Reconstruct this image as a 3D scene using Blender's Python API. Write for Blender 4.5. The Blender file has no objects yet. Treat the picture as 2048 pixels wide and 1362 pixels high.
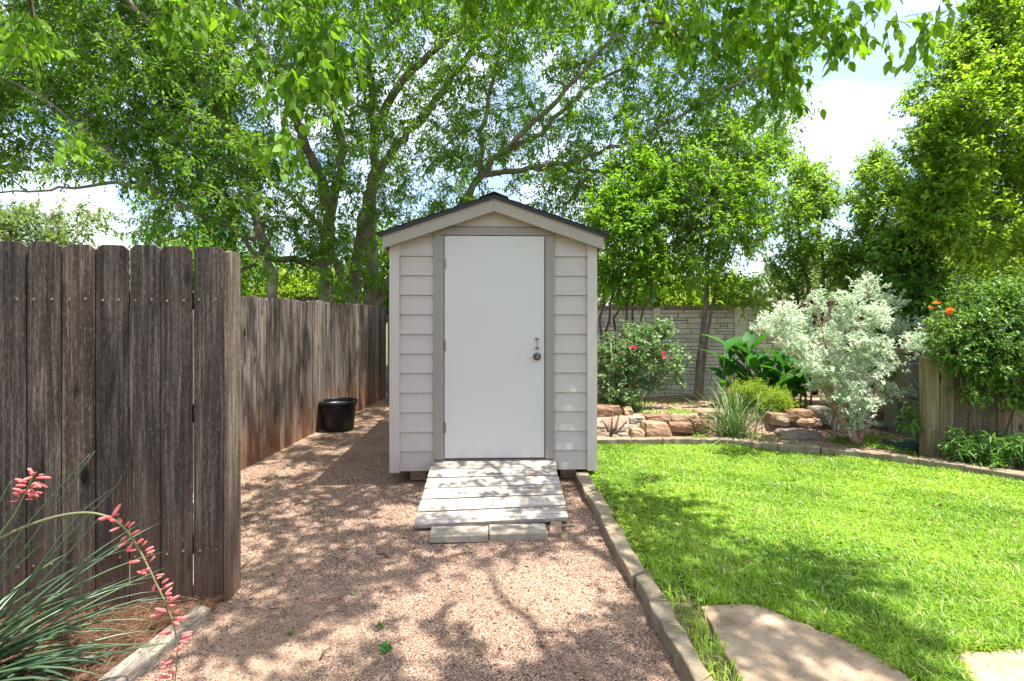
import bpy, bmesh, math, random
import numpy as np
from mathutils import Vector, Matrix, noise as mnoise

# ------------------------------------------------------------------ camera, sky, sun
scene = bpy.context.scene
COL = scene.collection
YAW = math.radians(2.1)
CAMZ = 1.51
FW = np.array([math.sin(YAW), math.cos(YAW), 0.0])
RT = np.array([math.cos(YAW), -math.sin(YAW), 0.0])

cam = bpy.data.cameras.new("camera")
cam.lens = 18.0; cam.sensor_width = 36.0; cam.sensor_fit = 'HORIZONTAL'
cam.shift_y = -45.0 / 2048.0
cam.clip_start = 0.05; cam.clip_end = 2000.0
cam_o = bpy.data.objects.new("camera", cam); COL.objects.link(cam_o)
cam_o.location = (0, 0, CAMZ); cam_o.rotation_euler = (math.radians(90), 0, -YAW)
scene.camera = cam_o

SUN_EL, SUN_AZ = math.radians(74), math.radians(101)      # azimuth clockwise from +Y
to_sun = Vector((math.sin(SUN_AZ) * math.cos(SUN_EL), math.cos(SUN_AZ) * math.cos(SUN_EL), math.sin(SUN_EL)))
sun = bpy.data.lights.new("sun", 'SUN'); sun.energy = 5.0; sun.angle = math.radians(0.53); sun.color = (1.0, 0.955, 0.88)
sun_o = bpy.data.objects.new("sun", sun); COL.objects.link(sun_o)
sun_o.rotation_euler = to_sun.to_track_quat('Z', 'Y').to_euler(); sun_o.location = (6, 2, 14)

world = bpy.data.worlds.new("World"); scene.world = world; world.use_nodes = True
wt = world.node_tree; wt.nodes.clear()
def wn(t): return wt.nodes.new(t)
out = wn('ShaderNodeOutputWorld'); bg = wn('ShaderNodeBackground'); sky = wn('ShaderNodeTexSky')
sky.sky_type = 'NISHITA'; sky.sun_disc = False; sky.sun_elevation = SUN_EL; sky.sun_rotation = SUN_AZ
sky.air_density = 1.0; sky.dust_density = 2.5; sky.ozone_density = 1.0
tc = wn('ShaderNodeTexCoord'); mp = wn('ShaderNodeMapping'); mp.inputs['Scale'].default_value = (1.6, 1.6, 3.6)
mp.inputs['Rotation'].default_value = (0.0, 0.25, 0.6)
nz = wn('ShaderNodeTexNoise'); nz.inputs['Scale'].default_value = 1.7; nz.inputs['Detail'].default_value = 9; nz.inputs['Roughness'].default_value = 0.58
nz.inputs['Distortion'].default_value = 0.35
rp = wn('ShaderNodeValToRGB'); rp.color_ramp.elements[0].position = 0.44; rp.color_ramp.elements[1].position = 0.80
mx = wn('ShaderNodeMix'); mx.data_type = 'RGBA'
L = wt.links.new
L(tc.outputs['Generated'], mp.inputs['Vector']); L(mp.outputs['Vector'], nz.inputs['Vector']); L(nz.outputs['Fac'], rp.inputs['Fac'])
L(rp.outputs['Color'], mx.inputs[0]); L(sky.outputs['Color'], mx.inputs[6]); mx.inputs[7].default_value = (6.0, 5.85, 5.6, 1)
L(mx.outputs[2], bg.inputs['Color']); bg.inputs['Strength'].default_value = 0.15
L(bg.outputs['Background'], out.inputs['Surface'])

scene.view_settings.view_transform = 'Standard'; scene.view_settings.look = 'None'
scene.view_settings.exposure = 1.3; scene.view_settings.gamma = 1.0
cy = scene.cycles
cy.max_bounces = 7; cy.diffuse_bounces = 4; cy.glossy_bounces = 2; cy.transmission_bounces = 4; cy.transparent_max_bounces = 4
cy.caustics_reflective = False; cy.caustics_refractive = False
cy.sample_clamp_indirect = 6.0

# ------------------------------------------------------------------ helpers
random.seed(11)
R = np.random.default_rng(11)

def W(r, d, z=0.0):
    v = RT * r + FW * d
    return np.array([v[0], v[1], z])
def P(px, py, d):
    v = W((px - 1024) / 1024 * d, d); v[2] = CAMZ + (636 - py) / 1024 * d
    return v
def G(px, py, z=0.0):
    return P(px, py, 1024 * (CAMZ - z) / (py - 636))
def wloc(o):
    v = np.zeros(3)
    while o is not None:
        v += np.array(o.location); o = o.parent
    return v
def tag(o, label=None, cat=None, group=None, kind=None):
    if label: o['label'] = label
    if cat: o['category'] = cat
    if group: o['group'] = group
    if kind: o['kind'] = kind
    return o
def thing(name, loc, label, cat, group=None):
    o = bpy.data.objects.new(name, None); COL.objects.link(o)
    o.location = [float(x) for x in loc]; o.empty_display_size = 0.1
    return tag(o, label, cat, group)

def np_mesh(name, V, Fs, mats, parent=None, rnd=None, smooth=False, midx=None, loc=None):
    """V (n,3); Fs list of integer arrays (m,k)."""
    me = bpy.data.meshes.new(name)
    V = np.asarray(V, dtype=np.float64)
    org = wloc(parent) if parent is not None else (np.array(loc, dtype=float) if loc is not None else np.zeros(3))
    V = (V - org).astype(np.float32)
    me.vertices.add(len(V)); me.vertices.foreach_set('co', V.ravel())
    Fs = [np.asarray(f, dtype=np.int32) for f in Fs if len(f)]
    tot = sum(f.size for f in Fs); nf = sum(len(f) for f in Fs)
    me.loops.add(tot); me.polygons.add(nf)
    me.loops.foreach_set('vertex_index', np.concatenate([f.ravel() for f in Fs]))
    st = np.concatenate([np.full(len(f), f.shape[1], dtype=np.int32) for f in Fs])
    me.polygons.foreach_set('loop_start', np.concatenate([[0], np.cumsum(st)[:-1]]).astype(np.int32))
    if midx is not None: me.polygons.foreach_set('material_index', np.asarray(midx, dtype=np.int32))
    if smooth: me.polygons.foreach_set('use_smooth', np.ones(nf, dtype=bool))
    me.update(calc_edges=True)
    if rnd is not None:
        at = me.attributes.new('rnd', 'FLOAT', 'FACE'); at.data.foreach_set('value', np.asarray(rnd, dtype=np.float32))
    for m in (mats if isinstance(mats, (list, tuple)) else [mats]): me.materials.append(m)
    o = bpy.data.objects.new(name, me); COL.objects.link(o)
    if parent is not None: o.parent = parent
    else: o.location = org
    return o

class MB:
    def __init__(s): s.v = []; s.f = []; s.r = []; s.m = []
    def add(s, vs, fs, rnd=None, mi=0):
        b = len(s.v); s.v += [tuple(float(c) for c in v) for v in vs]
        q = random.random() if rnd is None else rnd
        for f in fs:
            s.f.append(tuple(b + i for i in f)); s.r.append(q); s.m.append(mi)
    def box(s, c, size, rz=0.0, rnd=None, mi=0, jit=0.0, M=None):
        x, y, z = size[0] / 2, size[1] / 2, size[2] / 2
        vs = [Vector((sx * x, sy * y, sz * z)) for sz in (-1, 1) for sx, sy in ((-1, -1), (1, -1), (1, 1), (-1, 1))]
        if jit: vs = [v + Vector([random.uniform(-jit, jit) for _ in range(3)]) for v in vs]
        mt = M if M is not None else Matrix.Rotation(rz, 3, 'Z')
        vs = [mt @ v + Vector(c) for v in vs]
        s.add(vs, [(3, 2, 1, 0), (4, 5, 6, 7), (0, 1, 5, 4), (1, 2, 6, 5), (2, 3, 7, 6), (3, 0, 4, 7)], rnd, mi)
    def b2(s, lo, hi, **k):
        s.box([(a + b) / 2 for a, b in zip(lo, hi)], [abs(b - a) for a, b in zip(lo, hi)], **k)
    def prism(s, poly, off, rnd=None, mi=0):
        """poly: list of 3-D points, extruded by the vector off."""
        n = len(poly); off = np.array(off, dtype=float); poly = [np.array(p, dtype=float) for p in poly]
        nr = np.zeros(3)
        for i in range(n): nr += np.cross(poly[i], poly[(i + 1) % n])
        if np.dot(nr, off) < 0: poly = poly[::-1]
        vs = poly + [p + off for p in poly]
        s.add(vs, [tuple(range(n))[::-1], tuple(range(n, 2 * n))] + [(i, (i + 1) % n, n + (i + 1) % n, n + i) for i in range(n)], rnd, mi)
    def tube(s, pts, rad, n=6, rnd=None, mi=0, cap=True):
        pts = [np.array(p, dtype=float) for p in pts]
        if not hasattr(rad, '__len__'): rad = [rad] * len(pts)
        vs = []; u = None
        for i, p in enumerate(pts):
            t = pts[min(i + 1, len(pts) - 1)] - pts[max(i - 1, 0)]
            t = t / (np.linalg.norm(t) + 1e-9)
            if u is None:
                u = np.cross(t, [0.3, 0.9, 0.1]); 
                if np.linalg.norm(u) < 1e-3: u = np.cross(t, [1, 0, 0])
            u = u - t * np.dot(u, t); u /= np.linalg.norm(u) + 1e-9
            w = np.cross(t, u)
            for k in range(n):
                a = 2 * math.pi * k / n
                vs.append(p + rad[i] * (math.cos(a) * u + math.sin(a) * w))
        fs = []
        for i in range(len(pts) - 1):
            for k in range(n):
                fs.append((i * n + k, i * n + (k + 1) % n, (i + 1) * n + (k + 1) % n, (i + 1) * n + k))
        if cap:
            fs.append(tuple(range(n))[::-1]); fs.append(tuple((len(pts) - 1) * n + k for k in range(n)))
        s.add(vs, fs, rnd, mi)
    def lathe(s, prof, c, n=24, axis='Z', rnd=None, mi=0):
        vs = []; c = np.array(c, dtype=float)
        for r, h in prof:
            for k in range(n):
                a = 2 * math.pi * k / n
                v = (r * math.cos(a), r * math.sin(a), h) if axis == 'Z' else (r * math.cos(a), -h, r * math.sin(a))
                vs.append(c + np.array(v))
        fs = [(i * n + k, i * n + (k + 1) % n, (i + 1) * n + (k + 1) % n, (i + 1) * n + k) for i in range(len(prof) - 1) for k in range(n)]
        s.add(vs, fs, rnd, mi)
    def build(s, name, mats, parent=None, smooth=False, bevel=0.0, loc=None, segs=2):
        me = bpy.data.meshes.new(name)
        org = wloc(parent) if parent is not None else (np.array(loc, dtype=float) if loc is not None else np.zeros(3))
        V = np.array(s.v) - org
        me.from_pydata([tuple(v) for v in V], [], s.f); me.update()
        at = me.attributes.new('rnd', 'FLOAT', 'FACE'); at.data.foreach_set('value', s.r)
        me.polygons.foreach_set('material_index', s.m)
        if smooth: me.polygons.foreach_set('use_smooth', [True] * len(s.f))
        for m in (mats if isinstance(mats, (list, tuple)) else [mats]): me.materials.append(m)
        o = bpy.data.objects.new(name, me); COL.objects.link(o)
        if parent is not None: o.parent = parent
        else: o.location = org
        if bevel:
            bv = o.modifiers.new('bevel', 'BEVEL'); bv.width = bevel; bv.segments = segs; bv.limit_method = 'ANGLE'; bv.angle_limit = math.radians(40)
        return o

# ------------------------------------------------------------------ materials
class NT:
    def __init__(s, name):
        s.m = bpy.data.materials.new(name); s.m.use_nodes = True; s.t = s.m.node_tree
        s.t.nodes.clear(); s.out = s.n('ShaderNodeOutputMaterial'); s.p = s.n('ShaderNodeBsdfPrincipled')
        s.l(s.p.outputs[0], s.out.inputs[0])
    def n(s, t, **k):
        x = s.t.nodes.new(t)
        for a, b in k.items(): setattr(x, a, b)
        return x
    def l(s, a, b): s.t.links.new(a, b)
    def pos(s): return s.n('ShaderNodeNewGeometry').outputs['Position']
    def attr(s, nm='rnd'): return s.n('ShaderNodeAttribute', attribute_name=nm).outputs['Fac']
    def mapv(s, v, scale=(1, 1, 1), rot=(0, 0, 0)):
        m = s.n('ShaderNodeMapping'); s.l(v, m.inputs['Vector']); m.inputs['Scale'].default_value = scale; m.inputs['Rotation'].default_value = rot
        return m.outputs[0]
    def shift(s, v, fac, k=(37, 53, 71)):
        c = s.n('ShaderNodeVectorMath', operation='SCALE'); c.inputs[0].default_value = k; s.l(fac, c.inputs['Scale'])
        a = s.n('ShaderNodeVectorMath', operation='ADD'); s.l(v, a.inputs[0]); s.l(c.outputs[0], a.inputs[1]); return a.outputs[0]
    def noise(s, v, scale, detail=4, rough=0.55, dist=0.0):
        x = s.n('ShaderNodeTexNoise'); s.l(v, x.inputs['Vector']); x.inputs['Scale'].default_value = scale
        x.inputs['Detail'].default_value = detail; x.inputs['Roughness'].default_value = rough; x.inputs['Distortion'].default_value = dist
        return x.outputs['Fac']
    def voro(s, v, scale, feature='F1', rand=1.0):
        x = s.n('ShaderNodeTexVoronoi', feature=feature); s.l(v, x.inputs['Vector']); x.inputs['Scale'].default_value = scale
        x.inputs['Randomness'].default_value = rand
        return x
    def ramp(s, fac, stops, interp='LINEAR'):
        r = s.n('ShaderNodeValToRGB'); e = r.color_ramp.elements; r.color_ramp.interpolation = interp
        while len(e) > 1: e.remove(e[-1])
        for i, (p, c) in enumerate(stops):
            q = e[0] if i == 0 else e.new(p)
            q.position = p; q.color = (*c, 1) if hasattr(c, '__len__') else (c, c, c, 1)
        s.l(fac, r.inputs['Fac']); return r.outputs['Color']
    def mix(s, fac, a, b, blend='MIX'):
        m = s.n('ShaderNodeMix', data_type='RGBA', blend_type=blend)
        for v, k in ((fac, 0), (a, 6), (b, 7)):
            if hasattr(v, 'links'): s.l(v, m.inputs[k])
            else: m.inputs[k].default_value = v if k == 0 else (*v, 1)
        return m.outputs[2]
    def math(s, op, a, b=None, clamp=False):
        m = s.n('ShaderNodeMath', operation=op, use_clamp=clamp)
        for i, v in enumerate((a, b)):
            if v is None: continue
            if hasattr(v, 'links'): s.l(v, m.inputs[i])
            else: m.inputs[i].default_value = v
        return m.outputs[0]
    def bump(s, h, dist=0.01, strength=1.0):
        b = s.n('ShaderNodeBump'); s.l(h, b.inputs['Height']); b.inputs['Distance'].default_value = dist; b.inputs['Strength'].default_value = strength
        s.l(b.outputs[0], s.p.inputs['Normal']); return b.outputs[0]
    def col(s, c):
        if hasattr(c, 'links'): s.l(c, s.p.inputs['Base Color'])
        else: s.p.inputs['Base Color'].default_value = (*c, 1)
    def set(s, rough=0.7, spec=0.3, metal=0.0):
        s.p.inputs['Roughness'].default_value = rough; s.p.inputs['Specular IOR Level'].default_value = spec; s.p.inputs['Metallic'].default_value = metal
        return s.m
    def sepz(s, v):
        x = s.n('ShaderNodeSeparateXYZ'); s.l(v, x.inputs[0]); return x.outputs['Z']

def m_plain(name, c, rough=0.6, spec=0.3, metal=0.0, var=0.08, scale=30, bump=0.0):
    t = NT(name); f = t.noise(t.pos(), scale, 5)
    t.col(t.ramp(f, [(0.25, tuple(x * (1 - var) for x in c)), (0.75, tuple(min(1, x * (1 + var)) for x in c))]))
    if bump: t.bump(f, bump)
    return t.set(rough, spec, metal)

def m_wood(name, dark, mid, light, axis='Z', grain=1.0, stain=None, knots=True, rough=0.85, lo=0.66, hi=1.28):
    """weathered board; grain runs along the axis; rnd shifts each board."""
    t = NT(name); p = t.pos(); a = t.attr(); v = t.shift(p, a)
    sc = {'Z': (46, 46, 1.5), 'X': (1.5, 46, 46), 'Y': (46, 1.5, 46)}[axis]
    s2 = {'Z': (9, 9, 1.1), 'X': (1.1, 9, 9), 'Y': (9, 1.1, 9)}[axis]
    g = t.noise(t.mapv(v, sc), 1.0 * grain, 8, 0.62, 0.6)
    fine = t.noise(t.mapv(v, tuple(c * 2.6 for c in sc)), 1.0, 3, 0.6)
    big = t.noise(t.mapv(v, s2), 1.0, 4, 0.6)
    c = t.ramp(g, [(0.32, dark), (0.50, mid), (0.68, light)])
    c = t.mix(t.math('MULTIPLY', t.ramp(big, [(0.46, 0.0), (0.66, 1.0)]), 0.50), c, tuple(x * 0.62 for x in dark))
    c = t.mix(t.ramp(fine, [(0.40, 0.5), (0.62, 0.0)]), c, tuple(x * 0.55 for x in dark))
    s3 = {'Z': (150, 150, 34), 'X': (34, 150, 150), 'Y': (150, 34, 150)}[axis]
    grit = t.noise(t.mapv(v, s3), 1.0, 4, 0.75)
    c = t.mix(t.ramp(grit, [(0.34, 0.75), (0.50, 0.0)]), c, tuple(x * 0.6 for x in dark))
    c = t.mix(t.ramp(grit, [(0.56, 0.0), (0.74, 0.55)]), c, tuple(min(1, x * 1.35) for x in light))
    tone = t.ramp(a, [(0.0, (lo, lo * .96, lo * .93)), (0.5, (0.98, 0.98, 0.98)), (1.0, (hi, hi * .96, hi * .90))])
    c = t.mix(1.0, c, tone, 'MULTIPLY')
    if knots:
        ks = {'Z': (5.5, 5.5, 2.2), 'X': (2.2, 5.5, 5.5), 'Y': (5.5, 2.2, 5.5)}[axis]
        k = t.voro(t.mapv(v, ks), 1.0).outputs['Distance']
        c = t.mix(t.ramp(k, [(0.075, 0.95), (0.15, 0.0)]), c, tuple(x * 0.25 for x in dark))
    if stain:
        z = t.sepz(p); w = t.noise(t.mapv(v, (14, 14, 1.2)), 1.0, 3)
        h = t.math('ADD', z, t.math('MULTIPLY', t.math('SUBTRACT', w, 0.5), 1.3))
        c = t.mix(t.ramp(h, [(0.0, 0.62), (0.60, 0.0)]), c, stain, 'MIX')
    t.col(c)
    t.bump(t.math('ADD', g, t.math('MULTIPLY', fine, 0.5)), 0.004, 0.9)
    return t.set(rough, 0.2)

def m_leaf(name, dark, light, trans=0.42, rough=0.5, spec=0.35, tint=(1.25, 1.15, 0.55), odd=None, nscale=0.9, veins=False):
    t = NT(name); a = t.attr(); p = t.pos()
    n = t.noise(p, nscale, 2)
    f = t.math('ADD', t.math('MULTIPLY', a, 0.65), t.math('MULTIPLY', t.math('SUBTRACT', n, 0.32), 0.95), clamp=True)
    stops = [(0.0, dark), (0.85, light)]
    if odd: stops += [(0.97, light), (1.0, odd)]
    c = t.ramp(f, stops)
    t.col(c); t.set(rough, spec)
    tr = t.n('ShaderNodeBsdfTranslucent'); t.l(t.mix(1.0, c, tint, 'MULTIPLY'), tr.inputs[0])
    ms = t.n('ShaderNodeMixShader'); ms.inputs[0].default_value = trans
    t.l(t.p.outputs[0], ms.inputs[1]); t.l(tr.outputs[0], ms.inputs[2]); t.l(ms.outputs[0], t.out.inputs[0])
    return t.m

def m_bark(name, dark, light, scale=1.0):
    t = NT(name); p = t.pos()
    g = t.noise(t.mapv(p, (16 * scale, 16 * scale, 7 * scale)), 1.0, 7, 0.65, 0.5)
    b = t.noise(p, 2.3, 3)
    c = t.ramp(g, [(0.32, dark), (0.68, light)])
    c = t.mix(t.ramp(b, [(0.5, 0.0), (0.7, 0.6)]), c, tuple(min(1, x * 1.5) for x in light))
    t.col(c); t.bump(g, 0.02, 0.8); return t.set(0.9, 0.15)

def m_stone(name, a, b, c, scale=9.0, bump=0.012, rough=0.9, speck=0.5):
    t = NT(name); p = t.shift(t.pos(), t.attr(), (3, 5, 7))
    n = t.noise(p, scale, 8, 0.62, 0.4); n2 = t.noise(p, scale * 9, 4, 0.7); n3 = t.noise(p, scale * 0.35, 3)
    col = t.ramp(n, [(0.30, a), (0.5, b), (0.72, c)])
    col = t.mix(t.ramp(n3, [(0.40, 0.0), (0.68, 0.65)]), col, tuple(x * 0.8 for x in b))
    col = t.mix(t.ramp(n2, [(0.30, speck), (0.42, 0.0)]), col, tuple(x * 0.4 for x in a))
    n4 = t.noise(p, 170, 3, 0.6)
    col = t.mix(t.ramp(n4, [(0.30, speck), (0.38, 0.0)]), col, tuple(x * 0.35 for x in a))
    col = t.mix(1.0, col, t.ramp(t.attr(), [(0, (0.84, 0.84, 0.84)), (1, (1.12, 1.1, 1.06))]), 'MULTIPLY')
    t.col(col); t.bump(t.math('ADD', n, t.math('MULTIPLY', n2, 0.35)), bump, 1.0); return t.set(rough, 0.2)

def m_paint(name, c, grain_axis='X', rough=0.55, amp=0.0025, var=0.05):
    t = NT(name); p = t.pos()
    sc = {'X': (3, 60, 90), 'Z': (90, 60, 3)}[grain_axis]
    g = t.noise(t.mapv(t.shift(p, t.attr()), sc), 1.0, 6, 0.6, 0.4); d = t.noise(p, 3.0, 5); d2 = t.noise(p, 55, 4, 0.7)
    col = t.ramp(t.math('ADD', t.math('MULTIPLY', d, 0.6), t.math('MULTIPLY', d2, 0.4)), [(0.3, tuple(x * (1 - var) for x in c)), (0.7, tuple(x * (1 + var) for x in c))])
    # dust and splash marks on the lowest boards
    z = t.sepz(p); low = t.math('ADD', z, t.math('MULTIPLY', t.noise(p, 14, 4), 0.35))
    col = t.mix(t.ramp(low, [(0.26, 0.38), (0.52, 0.0)]), col, (0.42, 0.31, 0.24))
    t.col(col); t.bump(g, amp, 0.8); return t.set(rough, 0.3)

MAT = {}
MAT['siding'] = m_paint('siding_paint', (0.50, 0.447, 0.415), 'X')
MAT['trim'] = m_paint('trim_paint', (0.295, 0.262, 0.235), 'Z', amp=0.004)
MAT['barge'] = m_paint('barge_paint', (0.37, 0.325, 0.285), 'X', amp=0.003)
MAT['corner'] = m_paint('corner_paint', (0.53, 0.475, 0.442), 'Z', amp=0.002)
MAT['door'] = m_paint('door_paint', (0.58, 0.57, 0.55), 'Z', rough=0.45, amp=0.0006, var=0.025)
MAT['soffit'] = m_plain('soffit_wood', (0.20, 0.11, 0.085), 0.8)
def m_shingle():
    t = NT('shingle'); n = t.noise(t.pos(), 220, 3, 0.7); b = t.noise(t.pos(), 5, 3)
    c = t.ramp(n, [(0.35, (0.012, 0.012, 0.013)), (0.62, (0.045, 0.043, 0.042))]); c = t.mix(t.ramp(b, [(0.5, 0), (0.7, 0.5)]), c, (0.06, 0.05, 0.04))
    t.col(c); t.bump(n, 0.004); return t.set(0.95, 0.15)
MAT['shingle'] = m_shingle()
MAT['drip'] = m_plain('drip_edge_metal', (0.014, 0.014, 0.015), 0.45, 0.4)
MAT['metal'] = m_plain('worn_steel', (0.24, 0.215, 0.165), 0.4, 0.5, 0.9, 0.2)
MAT['bronze'] = m_plain('aged_bronze', (0.11, 0.085, 0.065), 0.38, 0.5, 0.75, 0.3)
MAT['brass'] = m_plain('dull_brass', (0.42, 0.32, 0.16), 0.4, 0.5, 0.85, 0.2)
MAT['nail'] = m_plain('rusty_nail', (0.30, 0.19, 0.10), 0.6, 0.4, 0.5, 0.3)
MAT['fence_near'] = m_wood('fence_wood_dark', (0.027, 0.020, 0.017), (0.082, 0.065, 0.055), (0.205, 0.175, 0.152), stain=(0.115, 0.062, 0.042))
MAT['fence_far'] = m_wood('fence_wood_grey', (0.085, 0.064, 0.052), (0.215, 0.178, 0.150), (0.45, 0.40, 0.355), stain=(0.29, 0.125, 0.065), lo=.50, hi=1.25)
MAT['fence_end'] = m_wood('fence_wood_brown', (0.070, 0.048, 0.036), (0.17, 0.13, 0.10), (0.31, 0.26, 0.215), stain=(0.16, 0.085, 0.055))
MAT['fence_tan'] = m_wood('fence_wood_tan', (0.16, 0.12, 0.07), (0.27, 0.21, 0.125), (0.38, 0.31, 0.20))
MAT['deck'] = m_wood('ramp_wood', (0.24, 0.20, 0.17), (0.50, 0.45, 0.405), (0.66, 0.62, 0.575), axis='X', knots=False)
MAT['timber'] = m_wood('timber_wood', (0.19, 0.16, 0.125), (0.36, 0.32, 0.265), (0.48, 0.44, 0.38), axis='Y', knots=False)
MAT['block'] = m_wood('block_wood', (0.22, 0.14, 0.09), (0.40, 0.28, 0.20), (0.52, 0.39, 0.30), axis='X', knots=False)
MAT['paver'] = m_stone('concrete_paver', (0.22, 0.19, 0.15), (0.33, 0.29, 0.235), (0.42, 0.375, 0.31), 12, 0.004)
MAT['edging'] = m_stone('edging_stone', (0.17, 0.132, 0.09), (0.27, 0.22, 0.155), (0.37, 0.315, 0.235), 7, 0.016)
MAT['flag'] = m_stone('flagstone', (0.20, 0.14, 0.09), (0.40, 0.30, 0.205), (0.54, 0.435, 0.32), 4, 0.012, speck=0.7)
MAT['wallstone'] = m_stone('wall_stone', (0.70, 0.67, 0.58), (0.84, 0.81, 0.72), (0.90, 0.875, 0.80), 8, 0.02)
MAT['mortar'] = m_plain('wall_mortar', (0.26, 0.235, 0.195), 0.95, 0.1)
MAT['capbrick'] = m_stone('cap_brick', (0.26, 0.19, 0.14), (0.38, 0.30, 0.235), (0.46, 0.38, 0.31), 10, 0.006)
ROCKS = {
 'tan': m_stone('rock_tan', (0.24, 0.16, 0.10), (0.38, 0.28, 0.19), (0.48, 0.38, 0.28), 9, 0.03),
 'orange': m_stone('rock_orange', (0.23, 0.13, 0.08), (0.36, 0.235, 0.155), (0.45, 0.335, 0.24), 9, 0.03),
 'grey': m_stone('rock_grey', (0.19, 0.165, 0.135), (0.31, 0.28, 0.23), (0.41, 0.37, 0.32), 9, 0.03),
 'brown': m_stone('rock_brown', (0.15, 0.085, 0.055), (0.27, 0.165, 0.11), (0.37, 0.25, 0.18), 9, 0.03),
 'purple': m_stone('rock_purple', (0.18, 0.125, 0.11), (0.29, 0.22, 0.195), (0.38, 0.30, 0.27), 9, 0.03)}
MAT['pot'] = m_plain('black_plastic', (0.013, 0.013, 0.014), 0.42, 0.45, 0, 0.3, 8)
MAT['lid'] = m_plain('green_plastic', (0.035, 0.065, 0.055), 0.5, 0.4, 0, 0.2, 8)
MAT['utility'] = m_plain('grey_enamel', (0.20, 0.20, 0.17), 0.5, 0.4, 0, 0.12, 6)
MAT['hose'] = m_plain('blue_grey_hose', (0.12, 0.19, 0.30), 0.45, 0.4)
MAT['pipe'] = m_plain('grey_pipe', (0.17, 0.165, 0.16), 0.6, 0.3)
MAT['bark'] = m_bark('bark_grey', (0.11, 0.085, 0.065), (0.36, 0.30, 0.245))
MAT['bark_d'] = m_bark('bark_brown', (0.05, 0.034, 0.024), (0.17, 0.12, 0.09))
MAT['bark_r'] = m_bark('bark_red', (0.16, 0.085, 0.055), (0.40, 0.26, 0.19), 1.5)
MAT['stick'] = m_bark('dry_stick', (0.13, 0.10, 0.085), (0.36, 0.31, 0.27), 2)

def m_gravel():
    t = NT('decomposed_granite'); p = t.pos()
    v = t.voro(p, 150); v2 = t.voro(p, 300)
    c1 = t.n('ShaderNodeSeparateColor'); t.l(v.outputs['Color'], c1.inputs[0])
    c = t.ramp(c1.outputs[0], [(0.0, (0.14, 0.088, 0.060)), (0.35, (0.275, 0.174, 0.122)), (0.7, (0.38, 0.26, 0.188)), (1.0, (0.54, 0.43, 0.33))])
    fine = t.noise(p, 330, 3, 0.7)
    sand = t.ramp(fine, [(0.3, (0.27, 0.175, 0.115)), (0.7, (0.52, 0.375, 0.265))])
    pt = t.math('ADD', t.noise(p, 1.3, 5, 0.6), t.math('MULTIPLY', t.noise(p, 9, 4), 0.3))
    c = t.mix(t.ramp(pt, [(0.62, 0.0), (0.78, 0.85)]), c, sand)
    dirt = t.noise(p, 2.4, 6, 0.65)
    c = t.mix(t.ramp(dirt, [(0.50, 0.0), (0.72, 0.55)]), c, (0.15, 0.095, 0.068))
    t.col(c)
    h = t.math('ADD', t.math('MULTIPLY', v.outputs['Distance'], -1.0), t.math('MULTIPLY', v2.outputs['Distance'], -0.4))
    t.bump(h, 0.006, 1.0); return t.set(0.95, 0.15)
MAT['gravel'] = m_gravel()
def m_soil(name, a, b, c):
    t = NT(name); p = t.pos(); n = t.noise(p, 3, 7, 0.65); f = t.noise(p, 90, 4, 0.7); v = t.voro(p, 60)
    col = t.ramp(t.math('ADD', t.math('MULTIPLY', n, 0.55), t.math('MULTIPLY', f, 0.45)), [(0.32, a), (0.5, b), (0.68, c)])
    t.col(col); t.bump(t.math('ADD', f, v.outputs['Distance']), 0.012, 1.0); return t.set(0.95, 0.1)
MAT['soil'] = m_soil('bed_soil', (0.22, 0.13, 0.09), (0.39, 0.26, 0.19), (0.56, 0.43, 0.33))
MAT['lawnsoil'] = m_soil('lawn_soil', (0.06, 0.07, 0.03), (0.16, 0.14, 0.075), (0.32, 0.25, 0.17))
MAT['mulch'] = m_soil('mulch_soil', (0.06, 0.032, 0.02), (0.16, 0.085, 0.05), (0.30, 0.17, 0.105))
MAT['far'] = m_soil('far_ground', (0.05, 0.065, 0.025), (0.10, 0.12, 0.05), (0.17, 0.17, 0.08))
def m_rnd(name, stops, rough=0.9):
    t = NT(name); t.col(t.ramp(t.attr(), stops)); return t.set(rough, 0.15)
MAT['pebble'] = m_rnd('pebble_stone', [(0, (0.08, 0.05, 0.034)), (0.3, (0.21, 0.135, 0.092)), (0.65, (0.315, 0.202, 0.153)), (0.93, (0.43, 0.31, 0.25)), (1, (0.56, 0.46, 0.37))])
MAT['straw'] = m_rnd('pine_straw', [(0, (0.055, 0.027, 0.017)), (0.5, (0.17, 0.085, 0.05)), (1, (0.36, 0.235, 0.155))])
MAT['litter'] = m_rnd('dry_litter', [(0, (0.07, 0.04, 0.03)), (0.6, (0.22, 0.14, 0.10)), (1, (0.46, 0.36, 0.27))])
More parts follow.
